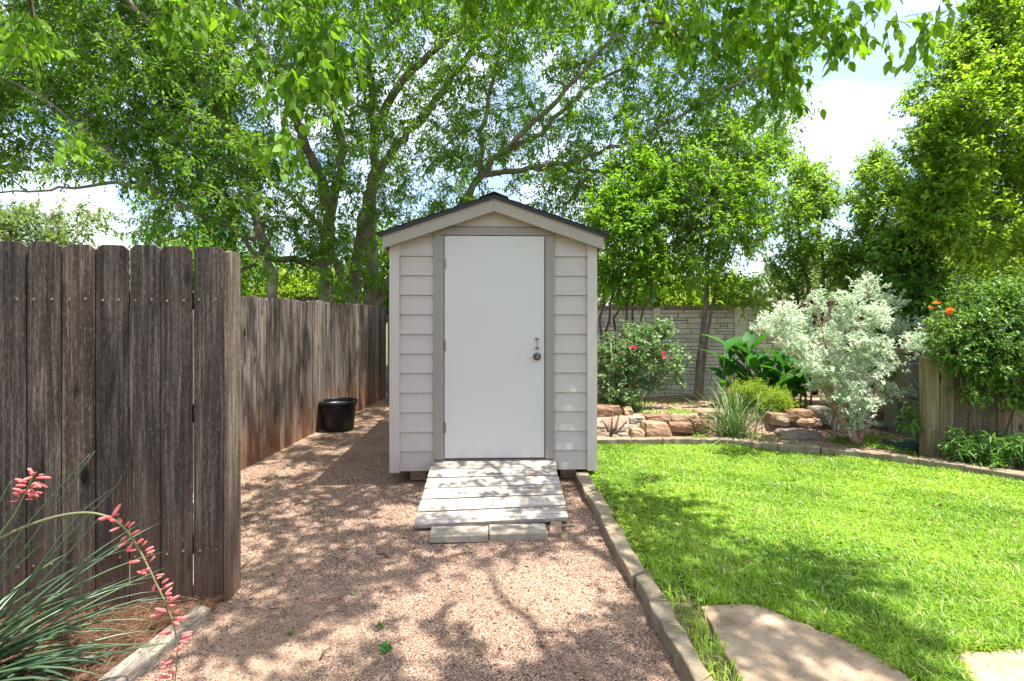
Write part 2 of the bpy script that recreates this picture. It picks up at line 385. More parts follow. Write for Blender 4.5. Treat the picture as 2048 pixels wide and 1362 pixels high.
LEAF = {
 'elm': m_leaf('leaf_elm', (0.035, 0.125, 0.012), (0.25, 0.50, 0.035), 0.56, odd=(0.48, 0.52, 0.05)),
 'near': m_leaf('leaf_near', (0.04, 0.135, 0.012), (0.25, 0.47, 0.035), 0.58, 0.55, 0.25, odd=(0.50, 0.48, 0.06)),
 'bright': m_leaf('leaf_bright', (0.06, 0.19, 0.014), (0.30, 0.56, 0.04), 0.56, odd=(0.40, 0.38, 0.06)),
 'laurel': m_leaf('leaf_laurel', (0.085, 0.20, 0.03), (0.32, 0.55, 0.08), 0.58, 0.4, 0.45),
 'oak': m_leaf('leaf_oak', (0.06, 0.17, 0.022), (0.36, 0.60, 0.05), 0.60, 0.42, 0.45, odd=(0.40, 0.40, 0.06)),
 'dark': m_leaf('leaf_dark', (0.05, 0.15, 0.025), (0.17, 0.37, 0.055), 0.50, 0.4, 0.45),
 'rose': m_leaf('leaf_rose', (0.055, 0.145, 0.05), (0.18, 0.34, 0.12), 0.30, 0.45, 0.4),
 'silver': m_leaf('leaf_silver', (0.34, 0.46, 0.27), (0.80, 0.89, 0.77), 0.38, 0.7, 0.2, tint=(1.0, 1.02, 0.85)),
 'canna': m_leaf('leaf_canna', (0.022, 0.10, 0.018), (0.07, 0.25, 0.035), 0.42, 0.55, 0.25),
 'lime': m_leaf('leaf_lime', (0.14, 0.28, 0.025), (0.38, 0.54, 0.05), 0.46),
 'yucca': m_leaf('leaf_yucca', (0.045, 0.10, 0.03), (0.16, 0.26, 0.075), 0.12, 0.45, 0.4, odd=(0.30, 0.25, 0.14)),
 'redyucca': m_leaf('leaf_redyucca', (0.030, 0.068, 0.040), (0.095, 0.16, 0.08), 0.10, 0.4, 0.4),
 'vine': m_leaf('leaf_vine', (0.04, 0.12, 0.024), (0.19, 0.37, 0.055), 0.42, 0.42, 0.45, odd=(0.36, 0.40, 0.06), nscale=1.6),
 'cover': m_leaf('leaf_cover', (0.040, 0.12, 0.024), (0.16, 0.32, 0.06), 0.36),
 'pale': m_leaf('leaf_pale', (0.09, 0.16, 0.05), (0.22, 0.31, 0.11), 0.45),
 'grass': m_leaf('grass_blade', (0.065, 0.215, 0.016), (0.45, 0.65, 0.085), 0.48, 0.45, 0.35, tint=(1.2, 1.1, 0.6), odd=(0.72, 0.68, 0.38), nscale=1.3),
 'clover': m_leaf('leaf_clover', (0.12, 0.22, 0.02), (0.30, 0.42, 0.04), 0.40)}
MAT['pink'] = m_leaf('petal_coral', (0.50, 0.085, 0.095), (0.72, 0.23, 0.22), 0.30, tint=(1.1, 1, 1))
MAT['rosepetal'] = m_leaf('petal_rose', (0.62, 0.012, 0.10), (0.80, 0.05, 0.22), 0.3, tint=(1.1, 1, 1))
MAT['orange'] = m_leaf('petal_orange', (0.72, 0.09, 0.015), (0.85, 0.26, 0.03), 0.3, tint=(1.1, 1, 1))
MAT['red'] = m_leaf('petal_red', (0.62, 0.025, 0.015), (0.80, 0.09, 0.04), 0.3, tint=(1.1, 1, 1))
MAT['stem'] = m_plain('green_stem', (0.16, 0.17, 0.08), 0.6)
# ------------------------------------------------------------------ the ground
def inpoly(x, y, poly):
    x = np.asarray(x); y = np.asarray(y); ins = np.zeros(x.shape, bool); n = len(poly)
    for i in range(n):
        x1, y1 = poly[i][:2]; x2, y2 = poly[(i + 1) % n][:2]
        c = ((y1 > y) != (y2 > y)) & (x < (x2 - x1) * (y - y1) / ((y2 - y1) if y2 != y1 else 1e-9) + x1)
        ins ^= c
    return ins
def sheet(name, poly, mat, kind='structure'):
    bm = bmesh.new(); bm.faces.new([bm.verts.new([float(c) for c in p]) for p in poly]); bmesh.ops.triangulate(bm, faces=bm.faces[:])
    bmesh.ops.recalc_face_normals(bm, faces=bm.faces[:])
    if sum(f.normal.z for f in bm.faces) < 0: bmesh.ops.reverse_faces(bm, faces=bm.faces[:])
    me = bpy.data.meshes.new(name); bm.to_mesh(me); bm.free(); me.materials.append(mat)
    o = bpy.data.objects.new(name, me); COL.objects.link(o); o['kind'] = kind; return o

EPX = [1000, 1195, 1356, 1466, 1532, 1601, 1620, 1736, 1838, 1939, 2048, 2400, 2800]
EPY = [882, 880, 878.6, 881.6, 889, 894.7, 896, 906.6, 920, 935, 952, 1010, 1085]
def d_edge(px): return 1024 * (CAMZ - 0.13) / (np.interp(px, EPX, EPY) - 636)
def d_rock(px): return np.interp(px, [1000, 1180, 1450, 1600, 1800, 2600], [6.15, 6.15, 6.25, 6.35, 6.65, 7.0])
def bed_z(px, d):
    e = np.asarray(d_rock(px)); s = np.clip((d - e) / 0.28, 0, 1); s = s * s * (3 - 2 * s)
    fall = np.clip((d - e - 0.3) / 3.0, 0, 1)
    z = 0.085 + 0.19 * s - 0.20 * fall
    return z + 0.012 * np.sin(np.asarray(px) * 0.05 + d * 7) + 0.01 * np.sin(np.asarray(px) * 0.021 - d * 11)
def bedP(px, d, dz=0.0):
    v = P(px, 636, d); v[2] = float(bed_z(px, d)) + dz; return v

sheet('ground', [(-150, -150, -0.04), (150, -150, -0.04), (150, 150, -0.04), (-150, 150, -0.04)], MAT['far'])
# gravel path: a gently uneven sheet
gx = np.linspace(-3.3, 1.45, 60); gy = np.linspace(-2.5, 10.4, 150)
GX, GY = np.meshgrid(gx, gy)
GZ = 0.008 * np.sin(GX * 2.3 + GY * 1.1) * np.sin(GY * 1.7 - GX) + 0.004 * np.sin(GX * 7 + 1) * np.sin(GY * 6)
def gravel_z(x, y): return 0.008 * np.sin(x * 2.3 + y * 1.1) * np.sin(y * 1.7 - x) + 0.004 * np.sin(x * 7 + 1) * np.sin(y * 6)
def grid_faces(nr, nc):
    i = np.arange(nr - 1)[:, None] * nc + np.arange(nc - 1)[None, :]; i = i.ravel()
    return np.stack([i, i + 1, i + nc + 1, i + nc], 1)
o = np_mesh('gravel_path', np.stack([GX.ravel(), GY.ravel(), GZ.ravel()], 1), [grid_faces(150, 60)], MAT['gravel'], smooth=True); o['kind'] = 'structure'

# divider stones between gravel and lawn (top edges traced on the ground)
DL = [(1150, 945), (1171, 985.5), (1200, 1034.6), (1268, 1152), (1321, 1247), (1379, 1345), (1528, 1600)]
DRt = [(1173, 943), (1194, 977.6), (1224, 1025), (1294, 1139), (1360, 1247), (1424, 1356), (1592, 1640)]
ZD = 0.085
lawn_left = [G(*q, ZD) for q in DRt]
far_pts = [P(px, 636, float(d_edge(px)) + 0.03) for px in range(1120, 2801, 40)]
lawn_poly = [np.array([v[0], v[1], 0.045]) for v in lawn_left[::-1] + [far_pts[0]] + far_pts[1:]] + [W(8.5, 1.0, 0.045)]
sheet('lawn', lawn_poly, MAT['lawnsoil'])
# planting bed: rises behind the rocks and falls back to the wall
px_ = np.linspace(1100, 2800, 130); s_ = np.linspace(0, 1, 90)
V = []
for s in s_:
    for px in px_:
        e = float(d_edge(px)) + 0.05; d = e + (12.5 - e) * s ** 1.7
        v = P(px, 636, d); V.append((v[0], v[1], float(bed_z(px, d))))
f = grid_faces(90, 130)
o = np_mesh('planting_bed', V, [f], MAT['soil'], smooth=True); o['kind'] = 'structure'
# mulch bed in front of the dark fence
TL = [(395, 1209), (193, 1362), (-120, 1600)]; TR = [(422, 1217), (244, 1362), (-40, 1600)]
ml = [G(*q, 0.03) for q in TR]
sheet('mulch_bed', [(v[0], v[1], 0.022) for v in ml] + [tuple(W(-6, 1.2, 0.022)), tuple(W(-6, 3.4, 0.022)), tuple(W(-1.56, 2.72, 0.022))], MAT['mulch'])

# ------------------------------------------------------------------ the shed
SX = 0.007; YF = 4.70; YB = 7.3; HW = 0.9465
shed = thing('shed', (SX, YF, 0), 'small greige clapboard storage shed with a plain white door and low gable roof', 'shed')
w = MB(); w.b2((SX - HW + .03, YF + .012, .113), (SX + HW - .03, YB - .012, 2.16)); 
w.prism([(SX - HW + .03, YF + .012, 2.1605), (SX + HW - .03, YF + .012, 2.1605), (SX + HW - .03, YF + .012, 2.21), (SX, YF + .012, 2.53), (SX - HW + .03, YF + .012, 2.21)], (0, YB - YF - .024, 0))
w.build('wall', MAT['siding'], shed)
s = MB()
def clap(s, x0, x1, z0, z1, y, sgn=-1):
    """a lapped board on a front or back wall: thick at its lower edge"""
    q = random.uniform(-.0012, .0012)
    s.prism([(x0, y, z0 + .005), (x0, y + sgn * (.026 + q), z0 + .005), (x0, y + sgn * .008, z1), (x0, y, z1)], (x1 - x0, 0, 0))
def clap_side(s, y0, y1, z0, z1, x, sgn):
    s.prism([(x, y0, z0), (x + sgn * .019, y0, z0), (x + sgn * .006, y0, z1), (x, y0, z1)], (0, y1 - y0, 0))
EX = .178
for k in range(13):
    z0 = .113 + k * EX; z1 = z0 + EX + .001
    if k < 12:
        clap(s, SX - HW + .092, -.543, z0, z1, YF + .012); clap(s, .561, SX + HW - .09, z0, z1, YF + .012)
        for sg in (-1, 1): clap_side(s, YF + .02, YB - .02, z0, z1, SX + sg * (HW - .03), sg)
        clap(s, SX - HW + .03, SX + HW - .03, z0, z1, YB - .012, 1)
    else:
        clap(s, SX - HW + .20, -.543, z0, 2.36, YF + .012); clap(s, .561, SX + HW - .20, z0, 2.36, YF + .012)
s.prism([(SX - .60, YF + .006, 2.346), (SX + .60, YF + .006, 2.346), (SX + .42, YF + .006, 2.42), (SX, YF + .006, 2.52), (SX - .42, YF + .006, 2.42)], (0, -.014, 0))
s.build('siding', MAT['siding'], shed)
for sg in (-1, 1):
    c = MB(); x0 = SX + sg * HW; x1 = SX + sg * (HW - .091)
    c.b2((min(x0, x1), YF - .034, .108), (max(x0, x1), YF - .001, 2.20)); c.b2((min(x0, x0 - sg * .025), YF, .108), (max(x0, x0 - sg * .025), YF + .085, 2.17))
    c.build('corner_trim', MAT['corner'], shed, bevel=.003)
fr = thing('door_frame', (0, 0, 0), None, None); fr.parent = shed
for nm, lo, hi, mt in (('jamb', (-.542, YF - .030, .222), (-.450, YF + .010, 2.2635), MAT['trim']), ('jamb', (.476, YF - .030, .222), (.560, YF + .010, 2.2635), MAT['trim']),
                   ('head_board', (-.542, YF - .030, 2.266), (.560, YF + .010, 2.338), MAT['trim'])):
    c = MB(); c.b2(lo, hi); c.build(nm, mt, fr, bevel=.003)
c = MB(); c.b2((-.449, YF - .012, .218), (.475, YF + .009, .226)); c.b2((-.4495, YF - .004, .2265), (-.4455, YF + .009, 2.263)); c.b2((.4705, YF - .004, .2265), (.4755, YF + .009, 2.263)); c.b2((-.4449, YF - .004, 2.2605), (.4699, YF + .009, 2.2655))
c.build('reveal', m_plain('reveal_shadow_gap', (.10, .075, .065), .8), fr)
dr = MB(); dr.b2((-.4435, YF - .020, .2315), (.4685, YF + .008, 2.2595)); door = dr.build('door', MAT['door'], shed, bevel=.002)
kx = (1074 - 1024) / 1024 * 4.69 + .0366 * 4.69; kz = CAMZ - (713 - 636) / 1024 * 4.70
k = MB(); k.lathe([(0, .001), (.036, .001), (.036, .006), (.030, .010), (.014, .012), (.012, .030), (.024, .036), (.031, .048), (.030, .060), (.020, .068), (.011, .070), (.010, .067), (0, .067)], (kx, YF - .0205, kz), 28, 'Y')
kn = k.build('knob', MAT['bronze'], door, smooth=True)
k2 = MB(); k2.lathe([(0, .0), (.0085, .0), (.0085, .003), (0, .0035)], (kx, YF - .0205 - .068, kz), 14, 'Y'); k2.b2((kx - .001, YF - .0930, kz - .005), (kx + .001, YF - .0922, kz + .005)); k2.build('keyhole', MAT['brass'], kn)
h = MB(); zt, zb = CAMZ - (678 - 636) / 1024 * 4.7, CAMZ - (697 - 636) / 1024 * 4.7
for z in (zt, zb): h.b2((kx - .018, YF - .024, z - .009), (kx + .018, YF - .0205, z + .009)); h.lathe([(0, 0), (.003, 0), (.003, .002), (0, .0025)], (kx - .011, YF - .024, z), 8, 'Y'); h.lathe([(0, 0), (.003, 0), (.003, .002), (0, .0025)], (kx + .011, YF - .024, z), 8, 'Y')
h.tube([(kx, YF - .024, zt), (kx, YF - .050, zt - .004), (kx, YF - .056, zt - .014), (kx, YF - .056, zb + .014), (kx, YF - .050, zb + .004), (kx, YF - .024, zb)], .0045, 8)
h.build('handle', MAT['metal'], door, smooth=False)
for py in (529, 691, 854):
    z = CAMZ - (py - 636) / 1024 * 4.70; h = MB()
    h.lathe([(0, -.05), (.0065, -.05), (.0065, -.017), (.0058, -.0165), (.0065, -.016), (.0065, .016), (.0058, .0165), (.0065, .017), (.0065, .05), (0, .05)], (-.4475, YF - .030, z), 12)
    h.b2((-.4435, YF - .0225, z - .048), (-.430, YF - .0205, z + .048)); h.build('hinge', MAT['metal'], door)
# roof: barge boards, eave boards, decking underside, shingles
SL = .343; RX = .99
ztop = lambda x, zr: zr - SL * abs(x)
rf = thing('roof', (0, 0, 0), None, None); rf.parent = shed
for sg in (-1, 1):
    b = MB(); g_ = .0008 * sg
    b.prism([(SX + g_, YF - .125, 2.588), (SX + sg * RX, YF - .125, ztop(RX, 2.588)), (SX + sg * RX, YF - .125, ztop(RX, 2.588) - .122), (SX + g_, YF - .125, 2.466)], (0, .022, 0)); b.build('barge_board', MAT['barge'], rf, bevel=.002)
    b = MB(); b.prism([(SX + g_, YB + .103, 2.588), (SX + sg * RX, YB + .103, ztop(RX, 2.588)), (SX + sg * RX, YB + .103, ztop(RX, 2.588) - .122), (SX + g_, YB + .103, 2.466)], (0, .022, 0)); b.build('barge_board', MAT['barge'], rf, bevel=.002)
    b = MB(); b.prism([(SX + sg * (RX - .018), YF - .1025, ztop(RX, 2.580)), (SX + sg * RX, YF - .1025, ztop(RX, 2.586)), (SX + sg * RX, YF - .1025, 2.128), (SX + sg * (RX - .018), YF - .1025, 2.128)], (0, YB - YF + .205, 0)); b.build('eave_board', MAT['barge'], rf)
    b = MB(); b.prism([(SX + sg * .002, YF - .1024, 2.586), (SX + sg * (RX - .0185), YF - .1024, ztop(RX - .0185, 2.586)), (SX + sg * (RX - .0185), YF - .1024, ztop(RX - .0185, 2.573)), (SX + sg * .002, YF - .1024, 2.573)], (0, YB - YF + .204, 0)); b.build('soffit', MAT['soffit'], rf)
    b = MB()
    b.prism([(SX + sg * .001, YF - .142, 2.606), (SX + sg * 1.022, YF - .142, ztop(1.022, 2.606)), (SX + sg * 1.022, YF - .142, ztop(1.022, 2.590)), (SX + sg * .001, YF - .142, 2.590)], (0, YB - YF + .284, 0), mi=1)
    b.prism([(SX + sg * .001, YF - .1465, 2.6062), (SX + sg * 1.024, YF - .1465, ztop(1.024, 2.6062)), (SX + sg * 1.024, YF - .1465, ztop(1.024, 2.574)), (SX + sg * .001, YF - .1465, 2.574)], (0, .004, 0), mi=1)
    n = 9   # shingle courses
    for i in range(n):
        xa, xb = 1.036 * i / n, 1.036 * (i + 1) / n + .012
        if i == n - 1: xb = 1.036
        y = YF - .150
        while y < YB + .15:
            ln = min(random.uniform(.22, .36), YB + .152 - y); q = random.uniform(0, .003)
            b.prism([(SX + sg * (xa + .001), y, ztop(xa, 2.6072)), (SX + sg * xb, y, ztop(xb, 2.6072)), (SX + sg * xb, y, ztop(xb, 2.6072) + .014 + q), (SX + sg * (xa + .001), y, ztop(xa, 2.6072) + .005 + q)], (0, ln - .003, 0))
            y += ln
    if sg == 1:
        y = YF - .152
        while y < YB + .14:
            b.prism([(SX - .13, y, 2.576), (SX, y, 2.626), (SX + .13, y, 2.576), (SX + .13, y, 2.586), (SX, y, 2.637), (SX - .13, y, 2.586)], (0, .20, 0)); y += .205
    b.build('shingles', [MAT['shingle'], MAT['drip']], rf)
for px, pa in ((838, (822, 854)), (1137, (1121, 1153))):
    x0 = P(pa[0], 950, 4.78)[0]; x1 = P(pa[1], 950, 4.78)[0]
    c = MB(); c.b2((x0, YF + .06, .012), (x1, YB - .1, .107)); c.build('skid', MAT['block'], shed, bevel=.004)

# ramp
rp_ = thing('ramp', (0, 4.2, 0), 'weathered grey plank ramp leading up to the white shed door', 'ramp')
TLp, TRp = np.array([-.552, 4.668, .212]), np.array([.562, 4.672, .212])
BLp, BRp = np.array([-.568, 3.625, .052]), np.array([.545, 3.705, .058])
fl = [0, .135, .270, .425, .610, .795, 1.0]; frr = [0, .125, .260, .415, .600, .775, 1.0]
# fractions measured along the slope
fl = [0, .155, .315, .485, .655, .83, 1.0]; frr = [0, .150, .310, .475, .650, .82, 1.0]
mb = MB()
for i in range(6):
    e0, e1 = random.uniform(-.008, .008), random.uniform(-.008, .008); g_ = .0085
    a = TLp + (BLp - TLp) * (fl[i] + g_); b = TRp + (BRp - TRp) * (frr[i] + g_); c = TRp + (BRp - TRp) * (frr[i + 1] - g_); d = TLp + (BLp - TLp) * (fl[i + 1] - g_)
    a[0] += e0; d[0] += e0; b[0] += e1; c[0] += e1
    dz = random.uniform(-.003, .003)
    mb.prism([p + np.array([0, 0, dz]) for p in (d, c, b, a)], (0, 0.006, -.034))
mb.build('deck', MAT['deck'], rp_, bevel=.004)
for t_ in (.10, .5, .90):
    c = MB(); a = TLp + (TRp - TLp) * t_; b = BLp + (BRp - BLp) * t_
    b = a + (b - a) * .90; a = a + (b - a) * .03
    c.prism([a + (0, 0, -.0365), b + (0, 0, -.0365), (b[0], b[1], .004), (a[0], a[1], .004)], (.038, 0, 0)); c.build('stringer', MAT['block'], rp_)
rng = random.Random(5)
c = MB(); c.box((0, 0, .024), (.395, .172, .046), 0, jit=.002)
pv = c.build('paver', MAT['paver'], None, bevel=.004); pv.location = (-.232, 3.525, .004); pv.rotation_euler = (0, 0, .012)
tag(pv, 'tan concrete paver at the foot of the ramp, the left one of the pair', 'paver', 'pavers under the ramp end')
pv2 = pv.copy(); pv2.data = pv.data; COL.objects.link(pv2); pv2.location = (.170, 3.545, .004); pv2.rotation_euler = (0, 0, .02); pv2['label'] = 'tan concrete paver at the foot of the ramp beside the loose wood block'
c = MB(); c.box((.440, 3.60, .020), (.085, .20, .034), -.18, jit=.004); tag(c.build('wood_block', MAT['block'], None, bevel=.004, loc=(.44, 3.6, 0)), 'short split piece of wood lying under the right corner of the ramp', 'wood block')

# ------------------------------------------------------------------ fences
def pickets(mb, A, B, wd, gap, h0, h1, th, nrm, dog=.024, tilt=.004, nails=(), zb=-.02, hj=.006):
    A = np.array(A, float); B = np.array(B, float); L_ = np.linalg.norm(B - A); t = (B - A) / L_; nrm = np.array(nrm, float)
    x = 0.0
    while x < L_ - .02:
        w_ = min(wd * random.uniform(.985, 1.015), L_ - x); h = h0 + (h1 - h0) * x / L_ + random.uniform(-hj, hj); o_ = nrm * random.uniform(0, .011); lean = random.uniform(-tilt, tilt)
        b = A + t * x; r_ = random.random()
        prof = [(0, zb), (w_ - gap, zb), (w_ - gap + lean, h - dog), (w_ - gap - dog + lean, h - .0015), (w_ * .5 + lean, h), (dog + lean, h - .0015), (lean, h - dog)]
        pts = [np.array([*(b[:2] + t[:2] * u + o_[:2]), z]) for u, z in prof]
        mb.prism(pts, (-nrm[0] * th, -nrm[1] * th, 0), rnd=r_)
        for z in nails:
            for u in (.25, .76):
                q = b + t * (w_ * (u + random.uniform(-.03, .03))) + o_ + nrm * .001
                c = np.array([q[0], q[1], z + random.uniform(-.006, .006)])
                m = [c + t * (.0062 * math.cos(k * 1.047)) + np.array([0, 0, .0062 * math.sin(k * 1.047)]) for k in range(6)]
                mb.prism(m, nrm * .0018, rnd=.5, mi=1)
        x += w_
def perp(A, B):
    t = np.array(B, float) - np.array(A, float); t /= np.linalg.norm(t); n = np.array([t[1], -t[0], 0]);
    return n
# dark fence at the left
NA = P(447, 636, 2.72); NA[2] = 0; NB = P(-2, 636, 2.50); NB[2] = 0
tdir = (NB - NA) / np.linalg.norm(NB - NA); NC = NA + tdir * (.146 * 15)
nrm = np.array([tdir[1], -tdir[0], 0]); nrm = nrm if nrm[1] < 0 else -nrm
fn = thing('fence', NA, 'dark weathered dog-eared picket fence standing in front of the red yucca at the left', 'fence')
fn['label'] = 'near dark brown picket fence with rows of nail heads behind the pink-flowered plant'
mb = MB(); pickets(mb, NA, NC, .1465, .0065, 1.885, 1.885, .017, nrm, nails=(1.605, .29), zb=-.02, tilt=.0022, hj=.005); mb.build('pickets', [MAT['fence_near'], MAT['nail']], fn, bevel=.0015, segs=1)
for z in (.30, 1.0, 1.60):
    mb = MB(); a = NA - nrm * .037 + tdir * .02; b = NC - nrm * .037
    mb.prism([a + (0, 0, z - .045), b + (0, 0, z - .045), b + (0, 0, z + .045), a + (0, 0, z + .045)], -nrm * .036); mb.build('rail', MAT['fence_near'], fn)
mb = MB(); e = NA - tdir * .0035 + nrm * .004; back = -nrm
prof = [(0, -.03), (.140, -.03), (.140, 1.835), (.118, 1.868), (.03, 1.872), (0, 1.858)]
rt2 = np.array([.0, 1.0, 0]); rt2 /= np.linalg.norm(rt2)
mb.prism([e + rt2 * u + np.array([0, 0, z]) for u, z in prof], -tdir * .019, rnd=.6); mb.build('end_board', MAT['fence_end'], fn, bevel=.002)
mb = MB(); c = NA + tdir * .07 - nrm * .105; mb.box((c[0], c[1], .9), (.088, .088, 1.76), .1); mb.build('post', MAT['fence_near'], fn)
# long grey fence running back beside the shed
FA = W(-2.80, 3.3); FB = W(-2.395, 9.75)
ff = thing('fence', FA, 'long grey picket fence with reddish stained foot running back beside the shed', 'fence')
n2 = perp(FA, FB); n2 = n2 if n2[0] > 0 else -n2
mb = MB(); pickets(mb, FA, FB, .140, .008, 1.735, 1.735, .016, n2, tilt=.007, hj=.014, nails=(1.45, .30)); mb.build('pickets', [MAT['fence_far'], MAT['nail']], ff, bevel=.0015, segs=1)
for z in (.30, 1.45):
    mb = MB(); a = FA - n2 * .036; b = FB - n2 * .036; mb.prism([a + (0, 0, z - .045), b + (0, 0, z - .045), b + (0, 0, z + .045), a + (0, 0, z + .045)], -n2 * .036); mb.build('rail', MAT['fence_far'], ff)
FC = FB + RT * 2.2 + FW * .05; FB2 = FB + RT * .03
fb = thing('fence', FB2, 'short return of grey pickets closing the far corner behind the shed', 'fence')
mb = MB(); n3 = -FW; pickets(mb, FB2, FC, .140, .004, 1.73, 1.73, .016, n3, hj=.01); mb.build('pickets', [MAT['fence_far'], MAT['nail']], fb, bevel=.0015, segs=1)
mb = MB(); a = FB2 - n3 * .03 + (0, 0, 1.45); b = FC - n3 * .03 + (0, 0, 1.45); mb.prism([a, b, b + (0, 0, .09), a + (0, 0, .09)], -n3 * .036); mb.build('rail', MAT['fence_far'], fb)
# neighbour's fence far behind, only its top row shows over the grey fence
NA2 = W(-5.15, 12.2); NB2 = W(-4.25, 12.2)
fq = thing('fence', NA2, "brown neighbouring fence top showing over the grey fence beside the clustered trunks", 'fence')
mb = MB(); pickets(mb, NA2, NB2, .14, .004, 1.97, 1.97, .016, -FW, dog=.02); mb.build('pickets', [MAT['fence_tan'], MAT['nail']], fq)
mb = MB(); mb.prism([NA2 + (0, 0, 1.975), NB2 + (0, 0, 1.975), NB2 + (0, 0, 2.01), NA2 + (0, 0, 2.01)], FW * -.06); mb.build('rail', MAT['fence_tan'], fq)
# low tan screen fence at the right
SA = P(1852, 636, 5.28); SA[2] = 0; SB = P(2330, 636, 5.12); SB[2] = 0
fs = thing('fence', SA, 'low tan board screen fence under the dark leafy vine at the right', 'fence')
ts = (SB - SA) / np.linalg.norm(SB - SA); ns = np.array([ts[1], -ts[0], 0]); ns = ns if ns[1] < 0 else -ns
mb = MB(); pickets(mb, SA, SB, .137, .006, 1.10, 1.10, .016, ns, dog=.004, zb=.05); mb.build('pickets', [MAT['fence_tan'], MAT['nail']], fs, bevel=.0015, segs=1)
mb = MB(); c = SA - ns * .06 + ts * .045; mb.box((c[0], c[1], .58), (.085, .085, 1.04), -.05); mb.build('post', MAT['fence_tan'], fs)
mb = MB(); a = SA - ns * .02 + ts * .1 + (0, 0, .86); b = SB - ns * .02 + (0, 0, .86); mb.prism([a, b, b + (0, 0, .09), a + (0, 0, .09)], -ns * .036); mb.build('rail', MAT['fence_tan'], fs)

# ------------------------------------------------------------------ masonry wall
def wallpt(r): return W(r, 9.55 - .14 * (r - 1.6))
wl = thing('stone_wall', wallpt(3.0), 'pale stacked-stone boundary wall with brick coping behind the garden bed', 'wall')
PIL = [(2.66, .12), (4.10, .20)]
SEG = [(-.6, 2.60, 1.66), (2.72, 4.00, 1.66), (4.20, 9.4, 1.735)]
wt_ = (wallpt(5) - wallpt(1)); wt_ /= np.linalg.norm(wt_); wnn = np.array([wt_[1], -wt_[0], 0]); wnn = wnn if wnn[1] < 0 else -wnn
for (r0, r1, zt) in SEG:
    mb = MB()
    a, b = wallpt(r0), wallpt(r1); mb.prism([a + (0, 0, -.1), b + (0, 0, -.1), b + (0, 0, zt), a + (0, 0, zt)], -wnn * .16, rnd=.5, mi=1)
    z = -.06; L_ = np.linalg.norm(b - a)
    while z < zt - .02:
        hgt = min(random.uniform(.055, .105), zt - z - .002); x = 0.0
        if zt - z - hgt < .03: hgt = zt - z - .002
        while x < L_ - .02:
            ln = min(random.uniform(.12, .46), L_ - x)
            split = random.random() < .16 and hgt > .085
            for (za, zb) in (((0, .48), (.54, 1)) if split else ((0, 1),)):
                p0 = a + wt_ * (x + .006); p1 = a + wt_ * (x + ln - .006); q = random.uniform(.006, .026)
                j = [random.uniform(-.004, .004) for _ in range(6)]
                base = [p0 + (0, 0, z + hgt * za + .006), p1 + (0, 0, z + hgt * za + .006), p1 + (0, 0, z + hgt * zb - .005), p0 + (0, 0, z + hgt * zb - .005)]
                c = (base[0] + base[2]) / 2
                front = [c + (p - c) * np.array([.975, .975, .86]) + wnn * (q + j[i]) + np.array([0, 0, j[i] * .5]) for i, p in enumerate(base)]
                mb.add(base + front, [(4, 5, 6, 7), (0, 1, 5, 4), (1, 2, 6, 5), (2, 3, 7, 6), (3, 0, 4, 7)])
            x += ln
        z += hgt
    mb.build('panel', [MAT['wallstone'], MAT['mortar']], wl)
    mb = MB(); x = 0.0
    while x < L_ - .01:
        ln = min(.068, L_ - x); p0 = a + wt_ * (x + .003) + wnn * (.035 + random.uniform(0, .004)); p1 = a + wt_ * (x + ln - .003) + wnn * .035; dz = random.uniform(-.004, .004)
        mb.prism([p0 + (0, 0, zt + .002), p1 + (0, 0, zt + .002), p1 + (0, 0, zt + .082 + dz), p0 + (0, 0, zt + .082 + dz)], -wnn * .22); x += ln
    mb.build('coping', MAT['capbrick'], wl, bevel=.005, segs=1)
for r_, wd in PIL:
    mb = MB(); p = wallpt(r_ - wd / 2); q = wallpt(r_ + wd / 2); z = -.06
    while z < 1.68:
        h = random.uniform(.14, .22); o_ = random.uniform(.030, .038)
        mb.prism([p + wnn * o_ + (0, 0, z), q + wnn * o_ + (0, 0, z), q + wnn * o_ + (0, 0, min(z + h - .004, 1.69)), p + wnn * o_ + (0, 0, min(z + h - .004, 1.69))], -wnn * .14); z += h
    mb.build('pillar', MAT['wallstone'], wl, bevel=.006, segs=1)

# ------------------------------------------------------------------ edging stones
def slab(name, left, right, zt, zb, mat, label, cat, group=None, jit=.009, n=7, bev=.008, cham=.0):
    """stone strip between two polylines of ground points, with a ragged outline"""
    left = np.array(left); right = np.array(right)
    ts_ = np.linspace(0, 1, n)
    def res(a):
        k = np.linspace(0, 1, len(a)); return np.stack([np.interp(ts_, k, a[:, i]) for i in range(3)], 1)
    l, r = res(left), res(right); mb = MB(); rn = random.random(); vs = []
    for i in range(n):
        for s, p in ((0, l[i]), (1, r[i])):
            j = np.array([random.uniform(-jit, jit), random.uniform(-jit, jit), 0])
            z = zt + random.uniform(-.004, .004)
            vs.append((p[0] + j[0], p[1] + j[1], z)); k = np.array([random.uniform(-jit, jit), random.uniform(-jit, jit), 0]) * 1.3
            vs.append((p[0] + k[0], p[1] + k[1], zb))
    fs = []
    for i in range(n - 1):
        a, b = i * 4, i * 4 + 4   # 0 Ltop 1 Lbot 2 Rtop 3 Rbot
        fs += [(a, a + 2, b + 2, b), (a + 1, b + 1, b + 3, a + 3), (a, b, b + 1, a + 1), (a + 2, a + 3, b + 3, b + 2)]
    fs += [(0, 1, 3, 2), ((n - 1) * 4, (n - 1) * 4 + 2, (n - 1) * 4 + 3, (n - 1) * 4 + 1)]
    mb.add(vs, fs, rn)
    c = (l.mean(0) + r.mean(0)) / 2; c[2] = 0
    o = mb.build(name, mat, None, loc=c, bevel=bev)
    bm = bmesh.new(); bm.from_mesh(o.data); bmesh.ops.recalc_face_normals(bm, faces=bm.faces[:]); bm.to_mesh(o.data); bm.free()
    return tag(o, label, cat, group)
